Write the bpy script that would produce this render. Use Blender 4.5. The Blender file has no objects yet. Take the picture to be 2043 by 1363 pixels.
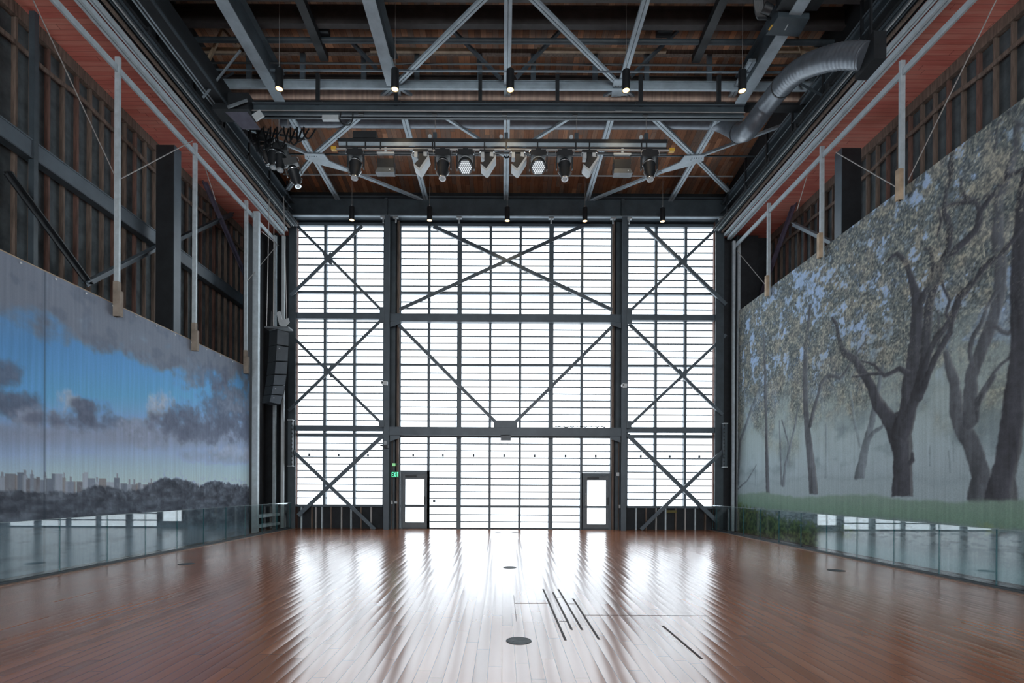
import bpy, math, random
import numpy as np
from mathutils import Vector, Matrix
random.seed(7)
SC = bpy.context.scene
COL = SC.collection
V = Vector
# ---------------------------------------------------------------- camera (shift lens, level, eye 1.67 m)
F, CX, CY, RHO, EYE = 1020.0, 1003.0, 973.0, 0.0045, 1.67
cd = bpy.data.cameras.new('camera'); cam = bpy.data.objects.new('camera', cd); COL.objects.link(cam)
cam.location = (0, 0, EYE); cam.rotation_euler = (math.pi/2, -RHO, 0)
cd.sensor_fit = 'HORIZONTAL'; cd.sensor_width = 36; cd.lens = 36*F/2043
cd.shift_x = (1021.5-CX)/2043; cd.shift_y = (CY-681.5)/2043
cd.clip_start = .05; cd.clip_end = 200
SC.camera = cam
SC.view_settings.view_transform = 'Standard'; SC.view_settings.look = 'None'
SC.view_settings.exposure = .7; SC.view_settings.gamma = 1; SC.view_settings.use_curve_mapping = False
cr, sr = math.cos(RHO), math.sin(RHO)
# measured positions in the photograph -> places in the hall, on a plane of known X, Y or Z
def ray(px, py):
    a, b = (px-CX)/F, (CY-py)/F
    return V((cr*a-sr*b, 1, sr*a+cr*b))
def aY(px, py, Y): return V((0, 0, EYE)) + ray(px, py)*Y
def aX(px, py, X):
    r = ray(px, py); return V((0, 0, EYE)) + r*(X/r.x)
def aZ(px, py, Z):
    r = ray(px, py); return V((0, 0, EYE)) + r*((Z-EYE)/r.z)
# ---------------------------------------------------------------- mesh builder
OFF = {}
class B:
    def __init__(s): s.v = []; s.f = []
    def add(s, vs, fs):
        n = len(s.v); s.v += [tuple(p) for p in vs]; s.f += [tuple(i+n for i in q) for q in fs]; return s
    def box(s, x0, x1, y0, y1, z0, z1):
        if x0 > x1: x0, x1 = x1, x0
        if y0 > y1: y0, y1 = y1, y0
        if z0 > z1: z0, z1 = z1, z0
        return s.add([(x, y, z) for z in (z0, z1) for y in (y0, y1) for x in (x0, x1)],
              [(0,2,3,1),(4,5,7,6),(0,1,5,4),(2,6,7,3),(0,4,6,2),(1,3,7,5)])
    def frame(s, p, q, up):
        p, q = V(p), V(q); d = (q-p).normalized(); up = V(up)
        if abs(d.dot(up)) > .99: up = V((0, 1, 0)) if abs(d.y) < .9 else V((1, 0, 0))
        w = d.cross(up).normalized(); h = w.cross(d).normalized(); return p, q, w, h
    def bar(s, p, q, w, h, up=(0,0,1), ow=0, oh=0):
        p, q, a, b = s.frame(p, q, up); vs = []
        for c in (p, q):
            for i, j in ((-1,-1),(1,-1),(1,1),(-1,1)): vs.append(c+a*(i*w/2+ow)+b*(j*h/2+oh))
        return s.add(vs, [(3,2,1,0),(4,5,6,7),(0,1,5,4),(1,2,6,5),(2,3,7,6),(3,0,4,7)])
    def ibar(s, p, q, w, h, t=.02, up=(0,0,1)):
        s.bar(p, q, w, t, up, 0, h/2-t/2); s.bar(p, q, w, t, up, 0, -h/2+t/2); return s.bar(p, q, t, h-2*t, up)
    def twin(s, p, q, w, h, g, up=(0,0,1)):
        k = (w-g)/2; s.bar(p, q, k, h, up, -(g+k)/2); s.bar(p, q, k, h, up, (g+k)/2)
        return s.bar(p, q, g*1.1, h*.4, up, 0, h*.25)
    def tube(s, p, q, r, n=8, r2=None):
        p, q, a, b = s.frame(p, q, (0,0,1)); r2 = r if r2 is None else r2; vs = []
        for c, rr in ((p, r), (q, r2)):
            for i in range(n):
                t = 2*math.pi*i/n; vs.append(c+a*math.cos(t)*rr+b*math.sin(t)*rr)
        return s.add(vs, [(i, (i+1)%n, n+(i+1)%n, n+i) for i in range(n)]+[tuple(range(n))[::-1], tuple(range(n, 2*n))])
    def pipe(s, pts, r, n=8, rf=None):
        pts = [V(p) for p in pts]; m = len(pts); vs = []; a = None
        for k, p in enumerate(pts):
            d = (pts[min(k+1, m-1)]-pts[max(k-1, 0)]).normalized()
            if a is None: a = d.orthogonal().normalized()
            a = (a-d*a.dot(d)).normalized(); b = d.cross(a); rr = rf(k) if rf else r
            for i in range(n):
                t = 2*math.pi*i/n; vs.append(p+a*math.cos(t)*rr+b*math.sin(t)*rr)
        fs = [(k*n+i, k*n+(i+1)%n, (k+1)*n+(i+1)%n, (k+1)*n+i) for k in range(m-1) for i in range(n)]
        return s.add(vs, fs+[tuple(range(n))[::-1], tuple(range((m-1)*n, m*n))])
    def lathe(s, prof, n=16, M=None):
        vs = []; m = len(prof)
        for r, z in prof:
            for i in range(n):
                t = 2*math.pi*i/n; p = V((r*math.cos(t), r*math.sin(t), z)); vs.append(M @ p if M else p)
        fs = [(k*n+i, k*n+(i+1)%n, (k+1)*n+(i+1)%n, (k+1)*n+i) for k in range(m-1) for i in range(n)]
        return s.add(vs, fs+[tuple(range(n))[::-1], tuple(range((m-1)*n, m*n))])
    def prism(s, pts, vec):
        n = len(pts); vec = V(vec); pts = [V(p) for p in pts]
        return s.add(pts+[p+vec for p in pts], [tuple(range(n)), tuple(range(n, 2*n))[::-1]]+[(i, i+n, (i+1)%n+n, (i+1)%n) for i in range(n)])
    def xf(s, M): s.v = [tuple(M @ V(p)) for p in s.v]; return s
    def base(s):
        a = np.array(s.v); return V(((a[:,0].min()+a[:,0].max())/2, (a[:,1].min()+a[:,1].max())/2, a[:,2].min()))
    def build(s, name, mat, parent=None, smooth=False, loc=None):
        o0 = OFF[parent.name] if parent else (V(loc) if loc is not None else s.base())
        me = bpy.data.meshes.new(name); me.from_pydata([tuple(V(p)-o0) for p in s.v], [], s.f)
        mats = mat if isinstance(mat, (list, tuple)) else [mat]
        for m in mats: me.materials.append(m)
        import bmesh
        bm = bmesh.new(); bm.from_mesh(me); bmesh.ops.recalc_face_normals(bm, faces=bm.faces); bm.to_mesh(me); bm.free()
        if smooth:
            for p in me.polygons: p.use_smooth = True
            try: me.set_sharp_from_angle(angle=.7)
            except Exception: pass
        o = bpy.data.objects.new(name, me); COL.objects.link(o)
        if parent: o.parent = parent; OFF[o.name] = o0
        else: o.location = o0; OFF[o.name] = o0
        return o
def tag(o, label, cat, group=None):
    o['kind'] = 'thing'; o['label'] = label; o['category'] = cat
    if group: o['group'] = group
    return o
def thing(name, label, cat, loc, group=None):
    o = bpy.data.objects.new(name, None); COL.objects.link(o); o.location = loc; o.empty_display_size = .2
    OFF[o.name] = V(loc); return tag(o, label, cat, group)
def struct(name, loc=(0,0,0)):
    o = bpy.data.objects.new(name, None); COL.objects.link(o); o.location = loc; OFF[o.name] = V(loc); o['kind'] = 'structure'; return o
def copy_tree(o, parent=None):
    c = o.copy(); COL.objects.link(c)
    if parent: c.parent = parent
    for ch in list(o.children): copy_tree(ch, c)
    return c
ORD = ['first','second','third','fourth','fifth','sixth','seventh','eighth','ninth','tenth','eleventh','twelfth','thirteenth','fourteenth','fifteenth','sixteenth']
# ---------------------------------------------------------------- materials
def nn(t, typ, **k):
    n = t.nodes.new(typ)
    for a, b in k.items():
        if hasattr(n, a): setattr(n, a, b)
        else: n.inputs[a].default_value = b
    return n
def srgb(r, g, b):
    f = lambda c: (c/255/12.92) if c/255 <= .04045 else ((c/255+.055)/1.055)**2.4
    return (f(r), f(g), f(b), 1)
def mat(name, c, rough=.5, metal=0, amt=.25, scale=4, stretch=(1,1,1), bump=0, c2=None, coord='Object'):
    m = bpy.data.materials.new(name); m.use_nodes = True; t = m.node_tree; p = t.nodes['Principled BSDF']
    p.inputs['Roughness'].default_value = rough; p.inputs['Metallic'].default_value = metal
    tc = nn(t, 'ShaderNodeTexCoord'); mp = nn(t, 'ShaderNodeMapping'); mp.inputs['Scale'].default_value = stretch
    no = nn(t, 'ShaderNodeTexNoise', Scale=scale, Detail=5.0, Roughness=.6)
    src = tc.outputs[coord]
    t.links.new(src, mp.inputs[0]); t.links.new(mp.outputs[0], no.inputs['Vector'])
    r = nn(t, 'ShaderNodeValToRGB'); r.color_ramp.elements[0].position = .3; r.color_ramp.elements[1].position = .7
    c = c if len(c) == 4 else (*c, 1)
    lo = tuple(x*(1-amt) for x in c[:3])+(1,); hi = c2 if c2 else tuple(min(1, x*(1+amt)) for x in c[:3])+(1,)
    if len(hi) == 3: hi = (*hi, 1)
    r.color_ramp.elements[0].color = lo; r.color_ramp.elements[1].color = hi
    t.links.new(no.outputs['Fac'], r.inputs[0]); t.links.new(r.outputs[0], p.inputs['Base Color'])
    if bump:
        b = nn(t, 'ShaderNodeBump', Strength=bump, Distance=.02); t.links.new(no.outputs['Fac'], b.inputs['Height']); t.links.new(b.outputs[0], p.inputs['Normal'])
    return m
def emit(name, c, s):
    m = bpy.data.materials.new(name); m.use_nodes = True; t = m.node_tree; p = t.nodes['Principled BSDF']
    p.inputs['Base Color'].default_value = (.6,.6,.6,1); p.inputs['Emission Color'].default_value = (*c, 1); p.inputs['Emission Strength'].default_value = s
    return m
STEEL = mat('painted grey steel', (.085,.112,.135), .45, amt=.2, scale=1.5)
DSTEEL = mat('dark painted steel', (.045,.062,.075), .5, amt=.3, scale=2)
PALE = mat('pale blue grey steel', (.30,.37,.42), .45, amt=.18, scale=3)
GALV = mat('galvanised steel', (.44,.51,.55), .42, metal=.1, amt=.14, scale=7)
BLACK = mat('matt black metal', (.012,.015,.018), .5, amt=.3)
BLACKW = mat('black wall board', (.016,.019,.023), .8, amt=.3)
INSUL = mat('charcoal insulation', (.085,.105,.115), .85, amt=.4, scale=3, bump=.2)
TIMBER = mat('weathered timber', (.135,.10,.08), .8, amt=.5, scale=3, stretch=(6,6,.6), bump=.2)
TIMBERR = mat('weathered reddish timber', (.13,.07,.055), .8, amt=.5, scale=3, stretch=(6,6,.6), bump=.2)
PINE = mat('pale timber', (.42,.32,.22), .7, amt=.3, scale=3)
PLASTIC = mat('white plastic', (.6,.63,.64), .4, amt=.05)
CHROME = mat('chrome trim', (.6,.65,.68), .25, metal=.8, amt=.1)
SILVER = mat('light grey housing', (.42,.46,.48), .4, amt=.1)
LIDM = mat('worn metal lid', (.09,.11,.12), .6, amt=.3, scale=12)
LIDM.node_tree.nodes['Principled BSDF'].inputs['Specular IOR Level'].default_value = .15
GREYP = mat('slate grey housing', (.12,.14,.155), .5, amt=.15)
CABLE = mat('steel cable', (.35,.34,.33), .5, metal=.3, amt=.1)
YEL = mat('yellow plastic', (.6,.36,.04), .5, amt=.1)
DUCT = mat('spiral duct sheet metal', (.12,.14,.165), .38, metal=.35, amt=.2, scale=5)
PANE = emit('daylit frosted pane', (.82,.92,1.0), 2.45)
FILL_PANE = emit('added rear fill pane', (.9,.96,1.0), 4.2)  # glowing pane added out of view to fill the hall from behind
WARM = emit('warm lamp lens', (1,.62,.24), 2.2)
GREENE = emit('lit green letters', (.02,.85,.35), 1.3)
GREEND = mat('dark green sign plate', (.01,.10,.05), .4)
LED = emit('white led lens', (.85,.93,1), .35)
# red boarded soffit: boards across, worn
def boards(name, axis, wid, length, cols, rough=.75, spec=.3, wear=.35, grain=18):
    m = bpy.data.materials.new(name); m.use_nodes = True; t = m.node_tree; p = t.nodes['Principled BSDF']; L = t.links.new
    p.inputs['Roughness'].default_value = rough; p.inputs['Specular IOR Level'].default_value = spec
    tc = nn(t, 'ShaderNodeTexCoord'); s = nn(t, 'ShaderNodeSeparateXYZ'); L(tc.outputs['Object'], s.inputs[0])
    a, b = (s.outputs[axis], s.outputs[1-axis])   # a: across the boards, b: along
    def M(op, x, y=None, z=None):
        n = nn(t, 'ShaderNodeMath', operation=op)
        for i, q in enumerate((x, y, z)):
            if q is None: continue
            if isinstance(q, (int, float)): n.inputs[i].default_value = q
            else: L(q, n.inputs[i])
        return n.outputs[0]
    q = M('DIVIDE', a, wid); i = M('FLOOR', q); u = M('FRACT', q)
    w1 = nn(t, 'ShaderNodeTexWhiteNoise', noise_dimensions='1D'); L(i, w1.inputs['W'])
    k = M('DIVIDE', M('ADD', b, M('MULTIPLY', w1.outputs[0], length*3)), length); j = M('FLOOR', k); v = M('FRACT', k)
    cb = nn(t, 'ShaderNodeCombineXYZ'); L(i, cb.inputs[0]); L(j, cb.inputs[1])
    w2 = nn(t, 'ShaderNodeTexWhiteNoise', noise_dimensions='2D'); L(cb.outputs[0], w2.inputs['Vector'])
    mp = nn(t, 'ShaderNodeMapping'); sc = [grain, grain, grain]; sc[1-axis] = grain*.06; mp.inputs['Scale'].default_value = sc
    L(tc.outputs['Object'], mp.inputs[0]); no = nn(t, 'ShaderNodeTexNoise', Scale=1.0, Detail=6.0, Roughness=.65); L(mp.outputs[0], no.inputs['Vector'])
    no2 = nn(t, 'ShaderNodeTexNoise', Scale=.9, Detail=4.0); L(tc.outputs['Object'], no2.inputs['Vector'])
    fac = M('ADD', M('MULTIPLY', w2.outputs[0], 1-wear), M('MULTIPLY', M('ADD', M('MULTIPLY', no.outputs[0], 1.0), M('MULTIPLY', no2.outputs[0], .6)), wear*.9))
    r = nn(t, 'ShaderNodeValToRGB'); e = r.color_ramp.elements
    while len(e) < len(cols): e.new(.5)
    for n_, c in enumerate(cols): e[n_].position = n_/(len(cols)-1)*.9+.02; e[n_].color = (*c, 1)
    L(fac, r.inputs[0])
    gap = M('MULTIPLY', M('GREATER_THAN', u, .02), M('MULTIPLY', M('LESS_THAN', u, .98), M('GREATER_THAN', v, .004)))
    mx = nn(t, 'ShaderNodeMixRGB', blend_type='MULTIPLY'); mx.inputs[0].default_value = 1
    cg = nn(t, 'ShaderNodeMapRange'); cg.inputs['To Min'].default_value = .35; L(gap, cg.inputs[0])
    L(r.outputs[0], mx.inputs[1]); L(cg.outputs[0], mx.inputs[2]); L(mx.outputs[0], p.inputs['Base Color'])
    L(M('MULTIPLY', cg.outputs[0], spec), p.inputs['Specular IOR Level'])
    return m, t, p, M, dict(u=u, v=v, w1=w1.outputs[0], w2=w2.outputs[0], grain=no.outputs[0], patch=no2.outputs[0], i=i)
RED = boards('worn red painted boards', 1, .14, 3.0, [(.17,.034,.028),(.44,.10,.08),(.62,.19,.15),(.70,.33,.26)], wear=.8, grain=9)[0]
DECK = boards('old roof deck planks', 0, .17, 1.6, [(.03,.02,.014),(.13,.07,.045),(.34,.15,.078),(.20,.14,.11),(.58,.27,.14)], wear=.42, grain=26)[0]
# floor: glossy brown boards, each slightly cupped and laid a little out of level
FLOOR, ft, fp, M_, fo = boards('varnished brown floor boards', 0, .128, 1.9, [(.23,.078,.030),(.29,.105,.043),(.34,.124,.053),(.39,.150,.066)], rough=.2, spec=.8, wear=.35, grain=14)
nx = M_('ADD', M_('MULTIPLY', M_('SUBTRACT', fo['u'], .5), .075), M_('MULTIPLY', M_('SUBTRACT', fo['w2'], .5), .035))
wy = nn(ft, 'ShaderNodeTexWhiteNoise', noise_dimensions='2D'); 
cbb = nn(ft, 'ShaderNodeCombineXYZ'); ft.links.new(fo['w2'], cbb.inputs[0]); ft.links.new(fo['w1'], cbb.inputs[1]); ft.links.new(cbb.outputs[0], wy.inputs['Vector'])
ny = M_('MULTIPLY', M_('SUBTRACT', wy.outputs[0], .5), .008)
fp.inputs['IOR'].default_value = 1.85
cn = nn(ft, 'ShaderNodeCombineXYZ'); cn.inputs[2].default_value = 1; ft.links.new(nx, cn.inputs[0]); ft.links.new(ny, cn.inputs[1])
nz = nn(ft, 'ShaderNodeVectorMath', operation='NORMALIZE'); ft.links.new(cn.outputs[0], nz.inputs[0]); ft.links.new(nz.outputs[0], fp.inputs['Normal'])
ft.links.new(M_('ADD', M_('MULTIPLY', fo['patch'], .05), .175), fp.inputs['Roughness'])
# glass
def glassmat(name, tint, n=1.5):
    m = bpy.data.materials.new(name); m.use_nodes = True; t = m.node_tree; t.nodes.remove(t.nodes['Principled BSDF']); L = t.links.new
    out = t.nodes['Material Output']; tr = nn(t, 'ShaderNodeBsdfTransparent'); tr.inputs[0].default_value = (*tint, 1)
    gl = nn(t, 'ShaderNodeBsdfGlossy', Roughness=.005); gl.inputs[0].default_value = (.95,.98,1,1); fr = nn(t, 'ShaderNodeFresnel'); ge = nn(t, 'ShaderNodeNewGeometry'); ir = nn(t, 'ShaderNodeMapRange'); ir.inputs['To Min'].default_value = n; ir.inputs['To Max'].default_value = 1/n; L(ge.outputs['Backfacing'], ir.inputs[0]); L(ir.outputs[0], fr.inputs['IOR'])
    mx = nn(t, 'ShaderNodeMixShader'); L(fr.outputs[0], mx.inputs[0]); L(tr.outputs[0], mx.inputs[1]); L(gl.outputs[0], mx.inputs[2]); L(mx.outputs[0], out.inputs[0])
    return m
GLASS = glassmat('clear balustrade glass', (.93,.97,.965))
GEDGE = mat('green polished glass edge', (.02,.11,.13), .2, amt=.2)
GTOP = mat('bright polished glass edge', (.22,.30,.32), .2, amt=.1)
# ---------------------------------------------------------------- world
w = bpy.data.worlds.new('world'); SC.world = w; w.use_nodes = True
w.node_tree.nodes['Background'].inputs[0].default_value = (.75,.85,1,1); w.node_tree.nodes['Background'].inputs[1].default_value = .6
YB = 20.6                   # window wall
ZT = 14.35                  # roof deck
XG = 8.4                    # glass balustrades
SIDE = {-1: dict(post=-8.87, cv=-8.93, wall=-10.35, name='left'), 1: dict(post=9.12, cv=9.2, wall=10.75, name='right')}
# ================================================================ shell
fl = struct('floor')
B().box(-8.56, 8.56, -12, YB, -.2, 0).build('floor_boards', FLOOR, fl)
B().box(-10.6, -8.56, -12, YB, -.2, -.02).box(8.56, 11, -12, YB, -.2, -.02).build('side_floor', BLACKW, fl)
ce = struct('ceiling')
B().prism([(-9.0, -12, ZT), (-9.0, 15, ZT), (-9.0, YB+.3, 13.5), (-9.0, YB+.3, 13.7), (-9.0, 15, ZT+.2), (-9.0, -12, ZT+.2)], (18.3, 0, 0)).build('roof_deck', DECK, ce)
for s in (-1, 1):
    S = SIDE[s]; nm = S['name']; xw = S['wall']; wl = struct('wall_'+nm)
    B().box(xw, xw+s*.2, -12, YB, -.2, 11.75).build('insulation_panel', INSUL, wl)
    B().box(S['post']-s*.25, S['post']-s*.13, -12, YB, 11.95, ZT).build('upper_wall_board', BLACKW, wl)
    B().box(S['post']-s*.30, xw, -12, YB, 11.78, 11.9).build('red_soffit_boards', RED, wl)
    B().box(xw-s*.14, xw, -2, YB, 11.5, 11.77).build('top_plate', TIMBER, wl)
    Y = 8.4; k = 0
    st = [B().box(-.05, .05, -.022, .022, 0, 11.5).build('stud', m, None, loc=(0,0,0)) for m in (TIMBER, TIMBERR)]
    first = {0: True, 1: True}
    while Y < YB:
        e = 1 if (k*7) % 5 < 2 else 0
        o = st[e] if first[e] else st[e].copy()
        if first[e]: first[e] = False
        else: COL.objects.link(o)
        o.parent = wl; o.location = (xw-s*.05, Y, 0); Y += .39; k += 1
    bl = B(); pts = []
    yy = 8.2
    while yy < YB: pts.append(V((xw-s*.12, yy, 10.95+.06*math.sin(yy*1.1)+.03*math.sin(yy*3.7)))); yy += .39
    for p, q in zip(pts, pts[1:]): bl.bar(p, q, .04, .1)
    bl.build('timber_ledger', TIMBER, wl)
# rear wall of the hall, behind the camera, with an added glowing window for fill light
wf = struct('wall_front')
B().box(-10.6, 11, -12.3, -12, 11.5, ZT+.2).box(-10.6, 11, -12.3, -12, -.2, 1).box(-10.6, -8.4, -12.3, -12, 1, 11.5).box(8.4, 11, -12.3, -12, 1, 11.5).build('rear_wall_board', BLACKW, wf)
w4 = struct('added_fill_window')  # unseen glowing window, added to light what faces the camera
B().box(-8.4, 8.4, -12.2, -12.15, 1, 11.5).build('pane', FILL_PANE, w4)
bb = B()
for i in range(14): bb.box(-8.4+i*1.29-.05, -8.4+i*1.29+.05, -12.15, -12.0, 1, 11.5)
for i in range(6): bb.box(-8.4, 8.4, -12.15, -12.0, 1+i*2.1-.05, 1+i*2.1+.05)
bb.build('mullion', STEEL, w4)
# ---- window wall
def X_(px, Y=YB): return aY(px, 740, Y).x
def Z_(py, px=1003, Y=YB): return aY(px, py, Y).z
BAY = {'window_1': (592, 766, 1006.5, [649.5, 708.5], [4.4, 4.2]),
       'window_2': (798.5, 1219, 1055, [856, 916.5, 978, 1037.5, 1099, 1160], [4, 8, 4, 4, 8, 4]),
       'window_3': (1251, 1424.5, 1009.5, [1307, 1366], [4.2, 4])}
zt = Z_(451)
wb = struct('wall_back'); hb = B()
x0, x1, x2, x3, x4, x5 = [X_(p) for p in (592, 766, 798.5, 1219, 1251, 1424.5)]
for a, b in ((-10.6, x0), (x1, x2), (x3, x4), (x5, 11)): hb.box(a, b, YB, YB+.35, -.2, zt)
hb.box(-10.6, 11, YB, YB+.35, zt, ZT)
zs = Z_(1009.5)
for a, b in ((x0, x1), (x4, x5)): hb.box(a, b, YB, YB+.35, -.2, zs-.02)
hb.build('wall_board', BLACKW, wb)
for pxs, m_ in (((603, 624, 632, 644, 662, 683, 702, 722, 742), 0), ((1270, 1290, 1310, 1329, 1349, 1368, 1388, 1408), 0)):
    for n_, px in enumerate(pxs):
        x = X_(px, YB-.06); B().box(x-.028, x+.028, YB-.09, YB, 0, zs-.03).build('stud', (GALV, TIMBER, CABLE)[n_ % 3], wb)
for a, b in ((x0, x1), (x4, x5)): B().box(a, b, YB-.14, YB, zs-.06, zs+.03).build('sill', STEEL, wb)
secs = [459+13.75*k for k in range(9)]+[600.5, 614]+[641.5+13.75*k for k in range(6)]+[742.6+13.65*k for k in range(8)]+[884, 897.6]+[925.5+13.55*k for k in range(6)]
for nm, (p0, p1, pb, mu, mw) in BAY.items():
    wn = struct(nm); a, b = X_(p0), X_(p1); zb = 0 if nm == 'window_2' else zs
    B().box(a, b, YB+.08, YB+.12, zb, zt).build('pane', PANE, wn)
    g = B(); ss = secs+([1025.7, 1039.5] if nm == 'window_2' else [])
    for y in ss:
        z = Z_(y+1.9); g.box(a, b, YB+.04, YB+.08, z-.024, z+.024)
    g.build('muntin', STEEL, wn)
    for px, wd in zip(mu, mw):
        x = X_(px); h = (wd+.9)*YB/F/2; B().box(x-h, x+h, YB-.1, YB+.07, zb, zt).build('mullion', STEEL, wn)
    tr = [(583.6, 588.4), (727, 731.5), (913, 915.3)]+([(1008.5, 1013)] if nm == 'window_2' else [(866.5, 873.5)])
    for y0, y1 in tr: B().box(a, b, YB-.08, YB+.075, Z_(y0), Z_(y1)).build('transom', STEEL, wn)
    B().box(a, b, YB-.08, YB+.07, zt-.05, zt+.06).build('window_head', STEEL, wn)
    B().box(a-.03, a+.03, YB-.05, YB+.07, zb, zt).box(b-.03, b+.03, YB-.05, YB+.07, zb, zt).build('window_jamb', STEEL, wn)
    if nm == 'window_2': B().box(a, b, YB-.08, YB+.07, 0, .05).build('sill', DSTEEL, wn)
    for i_, (u0, u1) in enumerate(zip([p0]+mu, mu+[p1])):
        x = X_(u0+(u1-u0)*.48); z = Z_(912.5); B().box(x-.035, x+.035, YB-.12, YB-.05, z, z+.11).build('latch', DSTEEL, wn)
# ---- doors in the window wall
def door(nm, fx0, fx1, fy, lx0, lx1, gx0, gx1, gy0, gy1, bar, hx):
    d = struct(nm); yf = YB-.1
    A = lambda px, py: aY(px, py, yf)
    X0, X1, H = A(fx0, 1000).x, A(fx1, 1000).x, A((fx0+fx1)/2, fy).z
    L0, L1 = A(lx0, 1000).x, A(lx1, 1000).x; G0, G1 = A(gx0, 1000).x, A(gx1, 1000).x; Z1, Z0 = A(gx0, gy0).z, A(gx0, gy1).z
    B().box(X0, L0, yf, YB+.06, 0, H).box(L1, X1, yf, YB+.06, 0, H).box(L0, L1, yf, YB+.06, H-.12, H).build('door_frame', STEEL, d)
    y0 = yf+.03; zh = H-.12
    lf = B().box(L0, G0, y0, y0+.05, .02, zh).box(G1, L1, y0, y0+.05, .02, zh).box(G0, G1, y0, y0+.05, .02, Z0).box(G0, G1, y0, y0+.05, Z1, zh).build('door_leaf', GREYP, d)
    B().box(G0, G1, y0+.02, y0+.03, Z0, Z1).build('door_pane', PANE, lf)
    if bar: zb_ = A(gx0, 1008).z; B().box(G0, G1, y0-.05, y0+.02, zb_-.02, zb_+.02).build('push_bar', DSTEEL, lf)
    B().box(hx-.02, hx+.02, y0-.06, y0, .98, 1.3).build('door_handle', BLACK, lf)
    B().box(G0, G0+.45, y0-.06, y0, zh-.12, zh-.05).build('door_closer', BLACK, lf)
    return lf, y0
door('door_1', 799, 857, 940, 803, 852, 808.5, 846, 956, 1042, True, X_(849, YB))
d2, y0_ = door('door_2', 1160.5, 1219, 944, 1164, 1214.5, 1172, 1209, 958.5, 1046, False, X_(1213, YB))
wr = B()
for i in range(11):
    p = aY(1169, 985+i*2.2, y0_); wr.box(p.x-.012, p.x+.012, y0_-.006, y0_, p.z-.012, p.z+(.008 if i % 3 else .016))
wr.build('lettering', PLASTIC, d2)
# ---- steel of the window wall
def steel(name, b, m, label, cat, group=None): return tag(b.build(name, m), label, cat, group)
y_ = 20.25
b = B(); z0, z1 = Z_(436, 1003, y_), Z_(398, 1003, y_)
g = thing('header_girder', 'deep dark steel girder running across the top of the window wall', 'girder', (0, y_, z0))
B().box(-8.75, 9.0, y_-.02, y_+.02, z0+.06, z1).build('web', DSTEEL, g)
B().box(-8.75, 9.0, y_-.02, YB, z0+.01, z0+.06).build('bottom_flange', DSTEEL, g); B().box(-8.75, 9.0, y_-.14, y_-.02, z0+.01, z0+.05).build('painted_glow_lip', PALE, g)  # pale strip paints in the glow of the flange underside
B().box(-8.75, 9.0, y_-.14, YB, z1, z1+.05).build('top_flange', DSTEEL, g)
for px in (770, 1240):
    x = X_(px, y_); B().box(x-.06, x+.06, y_-.13, y_-.02, z0+.06, z1-.02).build('stiffener', DSTEEL, g)
for px in (578, 764, 789, 915, 1098, 1221, 1253, 1436):
    x = X_(px, y_); B().box(x-.1, x+.1, y_-.13, y_, z0-.05, z0).box(x-.025, x+.025, y_-.08, y_-.03, z0-.22, z0-.05).build('bolted_cleat', SILVER, g)
yc = 20.05
zg0 = z0
for side, (fa, fb, wa, wc, ta, tb) in {'left': (766, 776.5, 776.5, 790, 793.5, 797.5), 'right': (1240.5, 1250.5, 1227, 1240.5, 1219.5, 1223.5)}.items():
    c = thing('steel_column', 'tall grey steel column standing %s of the wide middle window' % side, 'column', (X_((fa+fb)/2, yc), yc, 0), 'main columns of the window wall')
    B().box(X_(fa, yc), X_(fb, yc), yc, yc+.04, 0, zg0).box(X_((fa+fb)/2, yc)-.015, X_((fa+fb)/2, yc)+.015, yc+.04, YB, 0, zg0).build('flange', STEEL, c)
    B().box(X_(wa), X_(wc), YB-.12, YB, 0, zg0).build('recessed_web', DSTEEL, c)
    tp = B().box(X_(ta), X_(tb), YB-.16, YB, 0, Z_(853)) .box(X_(ta), X_(tb), YB-.15, YB, Z_(853), zg0)
    steel('timber_post', tp, TIMBER, 'slim brown timber post against the steel column at the %s edge of the middle window' % side, 'post')
    for ya, yb2 in ((614, 646), (839, 853)):
        pa = [767, 757] if side == 'left' else [1260, 1250]
        B().box(X_(pa[0], yc), X_(pa[1], yc), yc-.03, yc+.02, Z_(ya, 1003, yc), Z_(yb2, 1003, yc)).build('gusset_plate', STEEL, c)
    for ya, yb2 in ((641, 652), (869, 882)):
        s0, s1 = (777, 797) if side == 'left' else (1219, 1240)
        xa, xb = X_(s0, yc), X_(s1, yc); za, zb2 = Z_(ya, 1003, yc), Z_(yb2, 1003, yc)
        if side == 'left': pts = [(xa, yc+.1, za), (xb, yc+.1, za), (xb, yc+.1, (za+zb2)/2+.03), (xa, yc+.1, zb2)]
        else: pts = [(xb, yc+.1, za), (xa, yc+.1, za), (xa, yc+.1, (za+zb2)/2+.03), (xb, yc+.1, zb2)]
        B().prism(pts, (0, .03, 0)).build('haunch_bracket', STEEL, c)
for side, (a, b2) in {'left': (575, 590), 'right': (1427, 1444)}.items():
    c = thing('edge_column', 'dark steel column at the %s end of the window wall' % side, 'column', (X_((a+b2)/2, 20.3), 20.3, 0), 'end columns of the window wall')
    B().box(X_(a, 20.3), X_(b2, 20.3), 20.3, 20.34, 0, zg0).build('flange', DSTEEL, c)
    xm = X_((a+b2)/2, 20.3); B().box(xm-.02, xm+.02, 20.34, YB, 0, zg0).build('web', DSTEEL, c)
    B().box(X_(b2 if side == 'left' else a-4, 20.5), X_(b2+3 if side == 'left' else a, 20.5), 20.45, YB, 0, zg0).build('timber_strip', TIMBERR, c)
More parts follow.
